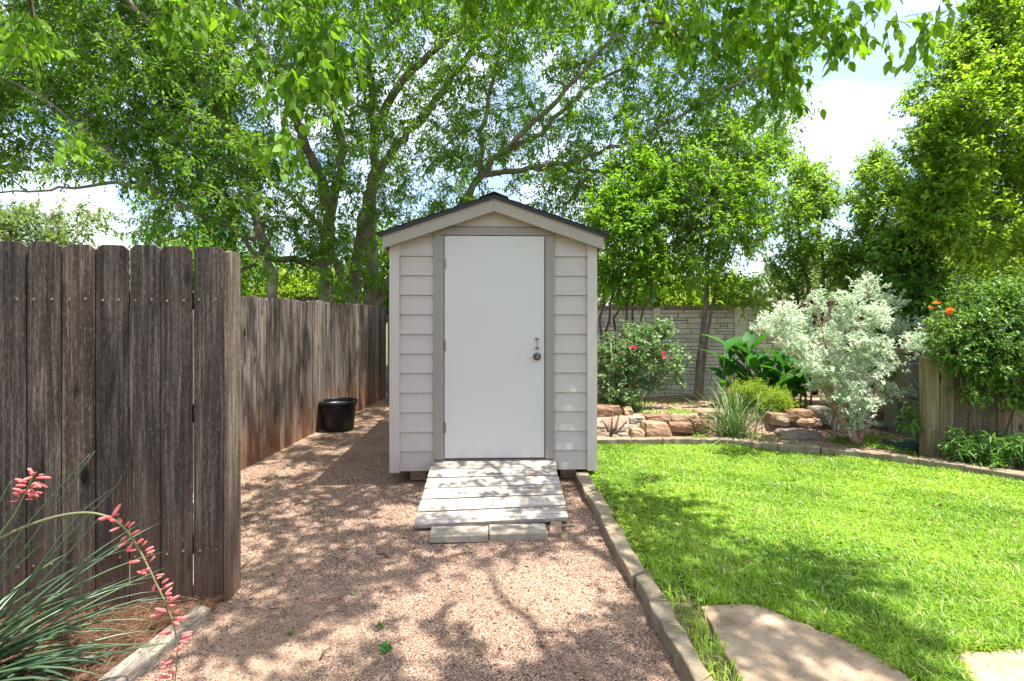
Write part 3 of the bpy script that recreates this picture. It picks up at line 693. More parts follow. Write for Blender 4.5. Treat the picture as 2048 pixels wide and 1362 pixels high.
dl = [G(*q, ZD) for q in DL]; drr = [G(*q, ZD) for q in DRt]
gs = 'stones dividing gravel from lawn'
labs = ['small edging stone tucked against the right corner of the shed', 'edging stone beside the ramp, second from the shed corner', 'edging stone between gravel and lawn beside the pavers', 'long edging stone between the gravel and the large flagstone, nearest the viewer']
def cut(a, i, j, shrink=.006):
    a = [np.array(p) for p in a[i:j + 1]]; d0 = a[1] - a[0]; a[0] = a[0] + d0 / np.linalg.norm(d0) * shrink; d1 = a[-2] - a[-1]; a[-1] = a[-1] + d1 / np.linalg.norm(d1) * shrink; return a
offs = [0, .012, -.006, .006]
for k, (i, j) in enumerate(((0, 1), (1, 2), (2, 3), (3, 6))):
    sh = np.array([offs[k], 0, 0])
    slab('edging_stone', [p + sh for p in cut(dl, i, j)], [p + sh for p in cut(drr, i, j)], ZD + (.004, 0, -.003, 0)[k], -.04, MAT['edging'], labs[k], 'edging stone', gs, n=(4, 5, 7, 14)[k])
# curved kerb of the planting bed
ge = 'stones edging the planting bed'
bl = ['bed edging stone against the shed wall', 'bed edging stone below the small orange rock', 'bed edging stone below the large orange rock', 'bed edging stone left of the grassy yucca clump', 'bed edging stone in front of the grassy yucca clump', 'bed edging stone in front of the flat slab rock', 'bed edging stone in front of the leaning shrub trunk', 'bed edging stone in front of the bare soil gap', 'bed edging stone in front of the low screen fence end', 'bed edging stone in front of the low leafy ground cover']
cuts = [1150, 1262, 1325, 1402, 1466, 1555, 1640, 1738, 1838, 1930, 2330]
for k in range(10):
    p0, p1 = cuts[k], cuts[k + 1]; ps = np.linspace(p0, p1, 8)
    f_ = [P(q, 636, float(d_edge(q))) for q in ps]; b_ = [P(q, 636, float(d_edge(q)) + .115) for q in ps]
    slab('edging_stone', cut(b_, 0, 7, .003), cut(f_, 0, 7, .003), .138 + random.uniform(-.004, .004), .0, MAT['edging'], bl[k], 'edging stone', ge, jit=.009, n=8)
tl = [G(*q, .05) for q in TL]; tr = [G(*q, .05) for q in TR]
slab('edging_timber', tl, tr, .055, -.03, MAT['timber'], 'weathered grey timber edging the mulch bed below the near fence', 'timber', jit=.004, n=8, bev=.01)
# flagstones
def flag(poly, zt, label):
    pts = []
    n = len(poly)
    for i in range(n):
        a, b = np.array(poly[i]), np.array(poly[(i + 1) % n])
        for t in np.linspace(0, 1, 5)[:-1]:
            q = a + (b - a) * t; pts.append((q[0] + random.uniform(-.013, .013), q[1] + random.uniform(-.013, .013)))
    mb = MB(); mb.prism([(x, y, -.0) for x, y in pts], (0, 0, zt)); c = np.mean(np.array(pts), 0)
    o = mb.build('flagstone', MAT['flag'], None, loc=(c[0], c[1], 0), bevel=.007); return tag(o, label, 'flagstone', 'flagstones set in the lawn')
F1 = [G(*q, .07)[:2] for q in ((1402, 1212), (1440, 1206), (1522, 1209), (1590, 1241), (1690, 1277), (1790, 1335), (1900, 1400), (1960, 1490), (1860, 1600), (1640, 1600), (1495, 1390))]
F2 = [G(*q, .07)[:2] for q in ((1903, 1306), (1955, 1301), (2050, 1297), (2160, 1310), (2260, 1420), (2140, 1500), (2010, 1440), (1936, 1364))]
flag(F1, .07, 'large tan flagstone at the lawn corner beside the gravel edging')
flag(F2, .07, 'pale flagstone cut off by the lower right corner of the photo')
# ------------------------------------------------------------------ foliage tools
def unit(a): return a / (np.linalg.norm(a, axis=-1, keepdims=True) + 1e-9)
def leaf_mesh(p, D, N, L_, Wd, kind, rn, fold=.22, curl=.18):
    """p, D, N: (n,3) leaf base, direction and normal; returns V, list of faces, per-face random"""
    n = len(p); D = unit(D); N = unit(N - D * (N * D).sum(1, keepdims=True)); S = np.cross(N, D)
    L_ = np.asarray(L_).reshape(-1, 1) * np.ones((n, 1)); Wd = np.asarray(Wd).reshape(-1, 1) * np.ones((n, 1))
    if kind == 'lance':
        V = np.stack([p, p + D * L_ * .42 + S * Wd * .5 + N * Wd * fold, p + D * L_ - N * L_ * curl, p + D * L_ * .42 - S * Wd * .5 + N * Wd * fold], 1).reshape(-1, 3)
        b = (np.arange(n) * 4)[:, None]
        return V, [np.concatenate([b + [0, 1, 2], b + [0, 2, 3]], 0)], np.concatenate([rn, rn])
    ts = [(.16, .36), (.42, .5), (.75, .27)] if kind == 'ovate' else [(.25, .40), (.5, .5), (.78, .33)]
    cols = [p]
    for t, h in ts:
        c = p + D * L_ * t - N * L_ * curl * t * t
        cols += [c + S * Wd * h + N * Wd * fold * h, c, c - S * Wd * h + N * Wd * fold * h]
    cols.append(p + D * L_ - N * L_ * curl)
    V = np.stack(cols, 1).reshape(-1, 3); b = (np.arange(n) * 11)[:, None]
    tri = [b + [0, 1, 2], b + [0, 2, 3], b + [7, 10, 8], b + [8, 10, 9]]
    qd = [b + q for q in ([1, 4, 5, 2], [2, 5, 6, 3], [4, 7, 8, 5], [5, 8, 9, 6])]
    return V, [np.concatenate(tri, 0), np.concatenate(qd, 0)], np.concatenate([rn] * 8)

def strands(p, d, ln, r0, nseg=1):
    """thin three-sided twigs"""
    n = len(p); u = unit(np.cross(d, np.array([.31, .2, .9]))); w = np.cross(unit(d), u); V = []
    for t, rr in ((0, 1.0), (1, .45)):
        for k in range(3):
            a = 2.094 * k; V.append(p + d * ln[:, None] * t + (u * math.cos(a) + w * math.sin(a)) * (r0 * rr))
    V = np.stack(V, 1).reshape(-1, 3); b = (np.arange(n) * 6)[:, None]
    return V, np.concatenate([b + [0, 1, 4, 3], b + [1, 2, 5, 4], b + [2, 0, 3, 5]], 0)

def sprays(T, Dr, rg, tw=8, tl=(.25, .5), lpt=10, L=.08, Wd=.034, kind='lance', droop=.4, up=.15, out=.5, twr=.004, lv=.35, spread=.9):
    """leafy twigs growing at the target points T along the branch direction Dr"""
    n = len(T); o = np.repeat(T, tw, 0); d = np.repeat(Dr, tw, 0)
    td = unit(d * out + rg.normal(0, 1, o.shape) * spread * .6 + np.array([0, 0, up])); ln = rg.uniform(tl[0], tl[1], len(o))
    o = o + rg.normal(0, .04, o.shape)
    tV, tF = strands(o, td, ln, twr)
    m = len(o); fr = (np.tile((np.arange(lpt) + .5) / lpt, m) + rg.uniform(-.04, .04, m * lpt)).clip(.06, 1)
    ii = np.repeat(np.arange(m), lpt); pos = o[ii] + td[ii] * (ln[ii] * fr)[:, None]
    side = unit(np.cross(td[ii], rg.normal(0, 1, (m * lpt, 3)))); 
    D = unit(td[ii] * .55 + side * .9 + rg.normal(0, .22, side.shape) + np.array([0, 0, -droop]))
    N = unit(rg.normal(0, .55, D.shape) + np.array([0, 0, 1.0]) + to_sun_np * .35)
    sz = rg.uniform(1 - lv, 1 + lv, m * lpt)
    rn = (np.repeat(rg.random(n), tw * lpt) * .40 + rg.random(m * lpt) * .60)
    return leaf_mesh(pos, D, N, L * sz, Wd * sz, kind, rn), (tV, tF)
to_sun_np = np.array(to_sun)

def grow(limbs, targets, rg, seg=.28, thin=.006, sag=.0, maxr=.5, wig=.05):
    """branches from the limb skeleton to every target, each to the nearest wood already there"""
    mb = MB(); cap = sum(int(np.linalg.norm(np.diff(np.array(l['pts']), axis=0), axis=1).sum() / .12) + 60 for l in limbs) + len(targets) * 60
    node = np.full((cap, 3), 1e6); nr = np.zeros(cap); nd = np.zeros((cap, 3)); c = 0
    for l in limbs:
        pts = np.array(l['pts'], float); k = len(pts)
        # smooth the polyline
        t = np.concatenate([[0], np.cumsum(np.linalg.norm(np.diff(pts, axis=0), axis=1))]); m = max(4, int(t[-1] / .2)); tt = np.linspace(0, t[-1], m)
        q = np.stack([np.interp(tt, t, pts[:, i]) for i in range(3)], 1)
        for _ in range(2): q[1:-1] = q[1:-1] * .5 + (q[:-2] + q[2:]) * .25
        w_ = l.get('wig', wig); q[1:-1] += rg.normal(0, w_ * .35, q[1:-1].shape); 
        rad = l['r0'] + (l['r1'] - l['r0']) * (tt / t[-1]) ** .8
        if l.get('flare'): rad = rad * (1 + .5 * np.exp(-tt / .25))
        mb.tube(q, list(rad), l.get('n', 9), rnd=.5)
        d = np.gradient(q, axis=0); d = unit(d); a = int(l.get('bare', .35) * m)
        e = q[a:]; node[c:c + len(e)] = e; nr[c:c + len(e)] = rad[a:]; nd[c:c + len(e)] = d[a:]; c += len(e)
    T = np.array(targets, float); dist = np.full(len(T), 1e9)
    for i in range(0, c, 4): dist = np.minimum(dist, np.linalg.norm(T - node[i], axis=1))
    od = np.argsort(dist); dirs = np.zeros_like(T)
    for i in od:
        v = node[:c] - T[i]; dd = np.einsum('ij,ij->i', v, v); j = int(np.argmin(dd)); p0 = node[j]; ln = math.sqrt(dd[j])
        if ln < .05: dirs[i] = nd[j]; continue
        m = max(3, int(ln / seg) + 2); s = np.linspace(0, 1, m)[:, None]
        dv = (T[i] - p0); ctrl = p0 + dv * .5 + nd[j] * ln * .22 + np.array([0, 0, ln * .06])
        q = (1 - s) ** 2 * p0 + 2 * s * (1 - s) * ctrl + s ** 2 * T[i]; q[1:-1] += rg.normal(0, wig * min(ln, .8), (m - 2, 3)) * .5; q[:, 2] -= sag * (s[:, 0] * (1 - s[:, 0])) * ln
        ra = min(nr[j] * .66, .008 + .014 * ln); rad = ra + (min(thin, ra) - ra) * s[:, 0]
        mb.tube(q, list(rad), 5 if ra > .012 else 4, rnd=.5, cap=False)
        d = unit(np.gradient(q, axis=0)); dirs[i] = d[-1]
        node[c:c + m - 1] = q[1:]; nr[c:c + m - 1] = rad[1:]; nd[c:c + m - 1] = d[1:]; c += m - 1
    return mb, dirs

def plant(name, base, label, cat, limbs, targets, leafmat, bark, seed, group=None, leaf=None, grw=None, wood='trunk', crown='crown'):
    rg = np.random.default_rng(seed); o = thing(name, base, label, cat, group)
    mb, dirs = grow(limbs, targets, rg, **(grw or {}))
    (V, F, rn), (tV, tF) = sprays(np.array(targets), dirs, rg, **(leaf or {}))
    b = len(mb.v); ob = np_join(wood, mb, tV, tF, bark, o)
    np_mesh(crown, V, F, leafmat, o, rnd=rn)
    return o
def np_join(name, mb, tV, tF, mat, parent):
    V = np.concatenate([np.array(mb.v), tV], 0); by = {}
    for f in mb.f: by.setdefault(len(f), []).append(f)
    Fs = [np.array(v) for v in by.values()] + [np.asarray(tF) + len(mb.v)]
    return np_mesh(name, V, Fs, mat, parent, smooth=True, rnd=np.full(sum(len(f) for f in Fs), .5))
def PL(*q):
    out_ = []; d = 0
    for a in q:
        if len(a) > 2: d = a[2]
        out_.append(P(a[0], a[1], d))
    return out_
def blob(rg, specs, gap=0.0, gs=2.2):
    """target points inside ellipsoids (px, py, depth, half width px, half height px, half depth m, count), denser near the skin"""
    o = []
    for (px, py, d, rx, ry, rd, n) in specs:
        k = 0
        while k < n:
            v = rg.normal(0, 1, 3); v /= np.linalg.norm(v); v *= rg.uniform(.25, 1) ** .5
            dd = d + v[1] * rd; q = P(px + v[0] * rx, py + v[2] * ry, dd)
            if gap and math.sin(q[0] * gs * 1.7 + q[2] * gs) + math.sin(q[1] * gs * 1.3 - q[2] * gs * 1.9) + math.sin(q[0] * gs * .8 + q[1] * gs) < gap * 3 - 3: continue
            if q[2] < .1: continue
            o.append(q); k += 1
    return np.array(o)
def frustum(rg, n, poly, dr, zmin=1.0, holes=(), gap=.25, gs=1.6):
    xs = [p[0] for p in poly]; ys = [p[1] for p in poly]; o = []
    while len(o) < n:
        px, py = rg.uniform(min(xs), max(xs), 400), rg.uniform(min(ys), max(ys), 400); d = rg.uniform(dr[0], dr[1], 400)
        ok = inpoly(px, py, poly)
        for (hx, hy, hw, hh) in holes: ok &= ((px - hx) / hw) ** 2 + ((py - hy) / hh) ** 2 > 1
        for a, b, c in zip(px[ok], py[ok], d[ok]):
            q = P(a, b, c)
            if q[2] < zmin: continue
            if math.sin(q[0] * gs * 1.7 + q[2] * gs) + math.sin(q[1] * gs * 1.3 - q[2] * gs * 1.9) + math.sin(q[0] * gs * .8 + q[1] * gs) < gap * 3 - 3: continue
            o.append(q)
    return np.array(o[:n])
def arcs(p, az, el, ln, wd, bend, rn, nseg=6, keel=.25, twist=None):
    """narrow arching blades; bend is how much the elevation drops along the blade"""
    n = len(p); pts = [p]; cur = p.copy(); e = el.copy()
    for i in range(nseg):
        st = np.stack([np.cos(e) * np.sin(az), np.cos(e) * np.cos(az), np.sin(e)], 1); cur = cur + st * (ln / nseg)[:, None]; pts.append(cur); e = e - bend / nseg * (.5 + i / nseg)
    S = np.stack([np.cos(az), -np.sin(az), np.zeros(n)], 1); V = []
    for i, q in enumerate(pts):
        t = i / nseg; h = (wd * (.75 + .5 * t if t < .3 else .9 * (1 - ((t - .3) / .7) ** 2.2) + .02))[:, None]
        V += [q - S * h * .5 + np.array([0, 0, 1]) * h * keel, q, q + S * h * .5 + np.array([0, 0, 1]) * h * keel]
    V = np.stack(V, 1).reshape(-1, 3); b = (np.arange(n) * 3 * (nseg + 1))[:, None]; F = []
    for i in range(nseg): F += [b + [i * 3, i * 3 + 1, i * 3 + 4, i * 3 + 3], b + [i * 3 + 1, i * 3 + 2, i * 3 + 5, i * 3 + 4]]
    return V, [np.concatenate(F, 0)], np.concatenate([rn] * (2 * nseg))

# ------------------------------------------------------------------ trees
rg = np.random.default_rng(21)
big_poly = [(-60, -420), (1700, -420), (1640, -40), (1600, 180), (1570, 330), (1520, 430), (1400, 455), (1240, 480), (1190, 455), (1000, 385), (880, 415), (800, 460), (792, 600), (440, 600), (440, 500), (300, 300), (-60, 200)]
T = frustum(rg, 3000, big_poly, (8.6, 13.0), 2.0, holes=[(560, 570, 60, 30), (770, 520, 26, 60), (1010, 355, 22, 30), (1560, 400, 40, 60)], gap=.22)
can_ = []
while len(can_) < 170:
    q = np.array([rg.uniform(-3.2, 1.9), rg.uniform(4.9, 8.8), rg.uniform(5.4, 8.0)]); dq = q @ FW
    if (q[2] - CAMZ) / dq < .52 or math.sin(q[0] * 2.7) + math.sin(q[1] * 2.4 - q[0]) + math.sin(q[2] * 2.0 + q[1]) < -.5: continue
    can_.append(q)
T = np.concatenate([T, np.array(can_)])
limbs = [
 dict(pts=PL((672, 800, 11), (655, 600), (648, 540), (665, 400, 10.8), (690, 290, 10.6), (640, 160, 10.2), (600, 60, 9.8), (560, -90, 9.4)), r0=.21, r1=.025, n=12, flare=1, bare=.3),
 dict(pts=PL((738, 800, 11), (740, 600), (742, 450), (750, 330), (748, 240), (735, 100), (735, -110)), r0=.205, r1=.025, n=12, flare=1, bare=.3),
 dict(pts=PL((748, 260, 11), (790, 170, 10.7), (900, 75, 10.2), (1000, -30, 9.6), (1080, -140, 9.0)), r0=.105, r1=.025, bare=.1),
 dict(pts=PL((700, 800, 11.4), (703, 600), (728, 420, 11.6), (768, 320, 11.8), (840, 240, 12), (930, 120, 12.1), (1000, -60, 12.2)), r0=.19, r1=.035, n=11, bare=.4),
 dict(pts=PL((765, 800, 11.2), (745, 620), (790, 545, 10.9), (850, 470, 10.6), (905, 425, 10.3), (965, 345, 10), (1010, 300, 9.8), (1100, 215, 9.5), (1210, 95, 9.2), (1300, -40, 8.9)), r0=.15, r1=.018, n=11, bare=.45),
 dict(pts=PL((962, 350, 10), (964, 250, 10), (998, 110, 9.9), (1010, 0, 9.6), (1030, -120, 9.4)), r0=.06, r1=.018, bare=.1),
 dict(pts=PL((960, 350, 10), (1060, 335, 9.8), (1150, 325, 9.6), (1310, 260, 9.2), (1430, 190, 9.0), (1560, 120, 8.8)), r0=.062, r1=.016, bare=.1),
 dict(pts=PL((1005, 305, 9.8), (1090, 260, 9.9), (1170, 175, 10), (1240, 140, 10), (1330, 40, 10)), r0=.06, r1=.016, bare=.1),
 dict(pts=PL((1060, 335, 9.8), (1160, 345, 9.6), (1280, 335, 9.3), (1400, 350, 9.0), (1500, 330, 8.8)), r0=.045, r1=.014, bare=.1),
 dict(pts=PL((655, 545, 11), (620, 520, 10.8), (565, 510, 10.5), (500, 530, 10.2), (470, 552, 10)), r0=.11, r1=.03, bare=.2),
 dict(pts=PL((660, 420, 10.8), (620, 300, 10.4), (560, 150, 10), (480, 20, 9.6), (430, -120, 9.3)), r0=.11, r1=.03, bare=.15),
 dict(pts=PL((690, 560, 11.2), (635, 440, 11.4), (575, 385, 11.6), (520, 340, 11.8)), r0=.10, r1=.03, bare=.2)]
EL = dict(tw=9, lpt=11, tl=(.28, .55), L=.082, Wd=.034, droop=.5, up=.05, out=.5)
b = P(700, 636, 11.1); b[2] = 0
plant('shade_tree', b, 'large multi-trunk shade tree whose grey trunks rise behind the grey fence beside the shed', 'tree', limbs, T, LEAF['elm'], MAT['bark'], 31, leaf=EL, grw=dict(wig=.07))
left_poly = [(-260, -380), (330, -380), (480, 60), (520, 330), (470, 470), (300, 470), (235, 425), (180, 350), (60, 352), (-260, 372)]
T = frustum(rg, 920, left_poly, (7.6, 11.0), 2.0, holes=[(200, 415, 110, 50)], gap=.34)
limbs = [
 dict(pts=PL((556, 790, 9.6), (546, 595), (530, 500), (505, 410, 9.5), (470, 300, 9.4), (425, 200, 9.2), (370, 110, 8.9), (250, -5, 8.4), (120, -120, 8)), r0=.125, r1=.03, n=10, bare=.35),
 dict(pts=PL((512, 480, 9.5), (440, 445, 9.2), (375, 430, 9), (330, 395, 8.8), (250, 365, 8.6), (120, 375, 8.4), (-60, 392, 8.2)), r0=.06, r1=.009, bare=.2),
 dict(pts=PL((330, 395, 8.8), (240, 320, 8.6), (190, 280, 8.5), (90, 200, 8.3), (-40, 130, 8)), r0=.045, r1=.018, bare=.1),
 dict(pts=PL((470, 300, 9.4), (380, 240, 9.5), (290, 215, 9.7), (200, 190, 9.8), (60, 60, 10)), r0=.05, r1=.018, bare=.1),
 dict(pts=PL((535, 540, 9.6), (480, 470, 9.8), (430, 390, 10), (330, 320, 10.2)), r0=.05, r1=.018, bare=.1)]
b = P(552, 636, 9.6); b[2] = 0
plant('slender_tree', b, 'slender leaning tree at the left with one long low bough reaching over the near fence', 'tree', limbs, T, LEAF['elm'], MAT['bark'], 32, leaf=EL, grw=dict(wig=.07))
# tree with two thin trunks in front of the stone wall
T = blob(rg, [(1420, 430, 8.8, 120, 110, 1.0, 100), (1405, 550, 8.7, 85, 46, .7, 36), (1500, 580, 8.5, 40, 30, .4, 13), (1500, 360, 8.8, 80, 90, .9, 58), (1360, 400, 9.0, 90, 110, .9, 46), (1450, 300, 9.0, 110, 70, .9, 52)], gap=.42)
limbs = [dict(pts=PL((1393, 800, 8.75), (1402, 690), (1412, 600), (1415, 520), (1425, 420), (1440, 300, 8.8)), r0=.062, r1=.02, bare=.35, wig=.02),
         dict(pts=PL((1400, 800, 8.75), (1413, 690), (1424, 610), (1440, 540), (1480, 430, 8.7)), r0=.034, r1=.014, bare=.4, wig=.02),
         dict(pts=PL((1414, 540, 8.75), (1390, 470), (1360, 380, 9)), r0=.035, r1=.014, bare=.1)]
plant('young_tree', bedP(1396, 8.75), 'young bright green tree with two thin trunks in front of the stone wall', 'tree', limbs, T, LEAF['bright'], MAT['bark'], 33, leaf=dict(tw=7, lpt=10, tl=(.2, .45), L=.076, Wd=.031, droop=.45, up=.1), grw=dict(wig=.06))
# tall many-stemmed shrub by the shed corner
T = blob(rg, [(1250, 490, 8.3, 75, 90, .7, 52), (1310, 500, 8.4, 55, 75, .6, 28), (1225, 430, 8.4, 50, 70, .6, 26), (1300, 420, 8.5, 70, 60, .7, 28), (1275, 360, 8.6, 85, 50, .7, 34), (1225, 570, 8.3, 36, 30, .4, 9)], gap=.42)
limbs = [dict(pts=PL((x0, 800, 8.3), (x1, 690), (x2, 580), (x3, 450)), r0=.030, r1=.011, bare=.45, n=6, wig=.10) for x0, x1, x2, x3 in ((1210, 1202, 1205, 1215), (1216, 1214, 1218, 1235), (1222, 1226, 1238, 1250), (1228, 1240, 1258, 1275), (1232, 1250, 1275, 1300), (1236, 1262, 1298, 1330))]
plant('tall_shrub', bedP(1222, 8.3), 'tall many-stemmed shrub rising behind the rose bush at the right shed corner', 'shrub', limbs, T, LEAF['elm'], MAT['bark_d'], 34, leaf=dict(tw=7, lpt=9, tl=(.16, .36), L=.075, Wd=.04, droop=.3, up=.2), grw=dict(wig=.06))
# two laurel-like trees
def laurel(spec, lim, base, label, seed):
    T = blob(rg, spec, gap=.22); plant('evergreen_tree', base, label, 'tree', lim, T, LEAF['laurel'], MAT['bark_d'], seed, leaf=dict(tw=6, lpt=11, tl=(.14, .30), L=.068, Wd=.026, droop=.05, up=.45), grw=dict(wig=.08))
laurel([(1605, 455, 8.0, 42, 95, .7, 62), (1580, 550, 8.0, 36, 50, .5, 20), (1640, 400, 8.0, 32, 56, .5, 30), (1605, 350, 8.0, 18, 28, .3, 14), (1660, 530, 8, 34, 50, .5, 22)],
       [dict(pts=PL((1630, 790, 8.0), (1628, 650), (1618, 590), (1600, 500), (1605, 370)), r0=.05, r1=.015, bare=.4), dict(pts=PL((1632, 700, 8), (1650, 590), (1640, 480), (1645, 400)), r0=.035, r1=.014, bare=.3), dict(pts=PL((1628, 680, 8), (1596, 610), (1570, 540)), r0=.03, r1=.012, bare=.3)],
       bedP(1630, 8.0), 'bushy evergreen tree with a dark stem behind the left half of the silver shrub', 41)
laurel([(1742, 425, 7.7, 40, 66, .6, 48), (1700, 530, 7.8, 40, 60, .5, 34), (1755, 340, 7.7, 28, 30, .4, 24), (1760, 510, 7.7, 34, 44, .5, 22), (1790, 380, 7.7, 20, 30, .3, 16)],
       [dict(pts=PL((1688, 790, 7.7), (1700, 640), (1718, 560), (1735, 460), (1750, 350)), r0=.05, r1=.015, bare=.4), dict(pts=PL((1698, 660, 7.7), (1690, 560), (1680, 500)), r0=.03, r1=.012, bare=.3), dict(pts=PL((1712, 590, 7.7), (1755, 500), (1780, 400)), r0=.03, r1=.012, bare=.3)],
       bedP(1690, 7.7), 'open evergreen tree with forked dark limbs behind the right half of the silver shrub', 42)
# dense dark shrub between laurel and the big oak
T = blob(rg, [(1800, 530, 7.0, 50, 70, .6, 60), (1850, 595, 6.8, 50, 50, .5, 45), (1840, 490, 7, 45, 40, .5, 24), (1790, 640, 6.9, 60, 70, .5, 80), (1800, 730, 6.8, 50, 50, .4, 50)])
limbs = [dict(pts=PL((1810, 840, 6.9), (1805, 700), (1800, 560)), r0=.04, r1=.012, bare=.1), dict(pts=PL((1815, 830, 6.9), (1840, 680), (1850, 560)), r0=.03, r1=.012, bare=.1)]
plant('dark_shrub', bedP(1812, 6.9), 'dense dark green shrub between the silver shrub and the low screen fence', 'shrub', limbs, T, LEAF['dark'], MAT['bark_d'], 43, leaf=dict(tw=7, lpt=10, tl=(.14, .3), L=.075, Wd=.038, droop=.2, up=.2))
# large oak-like tree filling the right edge
T = blob(rg, [(1990, 250, 6.8, 160, 200, 1.3, 235), (1900, 330, 6.6, 90, 120, .9, 95), (2060, 60, 7.0, 140, 160, 1.2, 150), (1960, 460, 6.6, 115, 70, 1.0, 75), (2200, 300, 7, 150, 260, 1.4, 220), (1985, 130, 6.8, 90, 90, .9, 110), (1880, 420, 6.5, 70, 60, .7, 75)], gap=.16)
limbs = [dict(pts=PL((2170, 860, 7.0), (2150, 600), (2080, 400), (2040, 200), (2050, -40)), r0=.2, r1=.05, n=10, bare=.35), dict(pts=PL((2140, 560, 7), (2060, 505, 6.7), (2000, 470, 6.5), (1900, 400, 6.4), (1850, 330, 6.3)), r0=.09, r1=.02, bare=.2),
         dict(pts=PL((2090, 430, 7), (2000, 330, 6.8), (1920, 260, 6.6)), r0=.08, r1=.02, bare=.2), dict(pts=PL((2060, 300, 7), (2150, 150, 7.2), (2230, 50, 7.4)), r0=.08, r1=.02, bare=.2)]
b = P(2170, 636, 7.0); b[2] = 0
plant('oak_tree', b, 'large dense tree filling the right edge with yellow-green new leaves over a dark underside', 'tree', limbs, T, LEAF['oak'], MAT['bark_d'], 44, leaf=dict(tw=9, lpt=13, tl=(.16, .38), L=.058, Wd=.028, droop=.1, up=.35), grw=dict(wig=.08))
# pale distant tree at the left and bushes beyond the fences
def bush(px, py, d, rx, ry, rd, n, mat, label, seed, name='distant_bush', cat='bush', L_=.16, group=None, tall=0):
    T = blob(rg, [(px, py, d, rx, ry, rd, n)], gap=.2); b = P(px, 636, d); b[2] = -.03
    lim = [dict(pts=[b, b * .4 + P(px, py, d) * .6, P(px + rx * .1, py - ry * .4, d)], r0=.10, r1=.03, bare=.3)] + [dict(pts=[b * .5 + P(px, py, d) * .5, P(px + s * rx * .6, py - ry * .1, d + s * .3)], r0=.05, r1=.02, bare=.2) for s in (-1, 1)]
    plant(name, b, label, cat, lim, T, mat, MAT['bark_d'], seed, group, leaf=dict(tw=7, lpt=9, tl=(.35, .8), L=L_, Wd=L_ * .45, droop=.3, up=.2))
bush(80, 455, 17, 150, 46, 1.8, 46, LEAF['pale'], 'pale feathery tree far off above the left fence top', 51, 'distant_tree', 'tree', .17)
bush(-140, 440, 15, 110, 70, 1.6, 60, LEAF['pale'], 'pale tree cut by the left edge above the fence', 58, 'distant_tree', 'tree', .17)
bush(400, 560, 15, 130, 75, 1.6, 150, LEAF['elm'], 'distant green bush behind the near fence end', 52)
bush(600, 585, 16.5, 150, 42, 1.5, 130, LEAF['lime'], 'sunny yellow-green bush glimpsed between the thin trunk and the clustered trunks', 53)
bush(850, 540, 15, 150, 100, 1.6, 190, LEAF['elm'], 'distant green bush behind the shed roof', 54)
bush(1200, 560, 14.5, 150, 70, 1.6, 90, LEAF['elm'], 'distant bush seen through the stems of the tall shrub', 55)
bush(1390, 600, 15.5, 130, 34, 1.2, 110, LEAF['lime'], 'low yellow-green bush just above the stone wall', 56)
bush(1650, 585, 14, 110, 40, 1.2, 60, LEAF['pale'], 'pale green bush beyond the wall behind the evergreen trees', 57)

bush(1985, 560, 9.3, 130, 62, .9, 130, LEAF['oak'], 'green shrub filling the gap between the large right tree and the flowering vine', 59, 'background_shrub', 'shrub', .085)
bush(2260, 560, 9.6, 160, 80, 1.0, 120, LEAF['oak'], 'green shrub beyond the right edge behind the screen fence', 60, 'background_shrub', 'shrub', .10)

# ------------------------------------------------------------------ the tree whose boughs hang over the viewer
rg = np.random.default_rng(77); TT = []
def ok_high(q):
    d = q @ FW; return (q[2] - CAMZ) > .70 * max(d, .2)
shade_px = [(430, 960), (470, 945), (640, 872), (770, 806), (782, 940), (1165, 955), (1225, 1050), (1290, 1055), (1480, 1105), (1620, 1140), (1840, 1215), (2060, 1290), (2300, 1700), (-200, 1700), (380, 1230)]
shade_poly = [tuple(G(*q)[:2]) for q in shade_px]
k = 0
while k < 520:                                            # unseen high canopy, laid out up the sun line so its shade dapples the gravel
    g_ = np.array([rg.uniform(-2.8, 3.6), rg.uniform(1.2, 9.0), 0.0])
    if not inpoly(np.array([g_[0]]), np.array([g_[1]]), shade_poly)[0]: continue
    f_ = math.sin(g_[0] * 3.1 + 1.3 + g_[1]) + math.sin(g_[1] * 4.0 - g_[0] * 1.8) + .7 * math.sin(g_[0] * 6.3 - g_[1] * 3.7)
    if f_ < -.35: continue
    if g_[1] > 5 and rg.random() < .35: continue
    z = rg.uniform(4.7, 7.0) + max(0, g_[1] - 4) * .85; TT.append(g_ + to_sun_np / to_sun_np[2] * z); k += 1
for (px, py, d, rx, ry, rd, n) in ((600, 20, 3.6, 140, 50, .4, 10), (560, 130, 3.5, 80, 90, .3, 7), (690, 100, 3.6, 60, 60, .3, 3), (580, 270, 3.4, 20, 40, .15, 2), (380, 10, 4.2, 120, 40, .5, 5), (60, 60, 3.5, 60, 40, .3, 4), (140, 270, 3.8, 14, 20, .1, 1),
       (1300, 30, 4.2, 110, 60, .5, 9), (1420, 60, 4.0, 110, 60, .5, 8), (1540, 90, 3.8, 70, 60, .4, 7), (1555, 200, 3.7, 28, 40, .2, 2), (1640, 30, 3.6, 80, 36, .3, 5), (1690, 56, 3.4, 50, 26, .2, 3), (1765, 36, 3.2, 30, 22, .12, 1), (1866, 35, 2.8, 8, 16, .06, 1), (900, -20, 4.4, 160, 16, .5, 5), (1080, -10, 4.4, 120, 16, .5, 5), (1480, -60, 3.9, 250, 30, .5, 10), (640, -80, 3.8, 220, 30, .5, 8)):
    for _ in range(n):
        v = rg.normal(0, 1, 3); v /= np.linalg.norm(v); v *= rg.uniform(.1, 1) ** .5; TT.append(P(px + v[0] * rx, py + v[2] * ry, d + v[1] * rd))
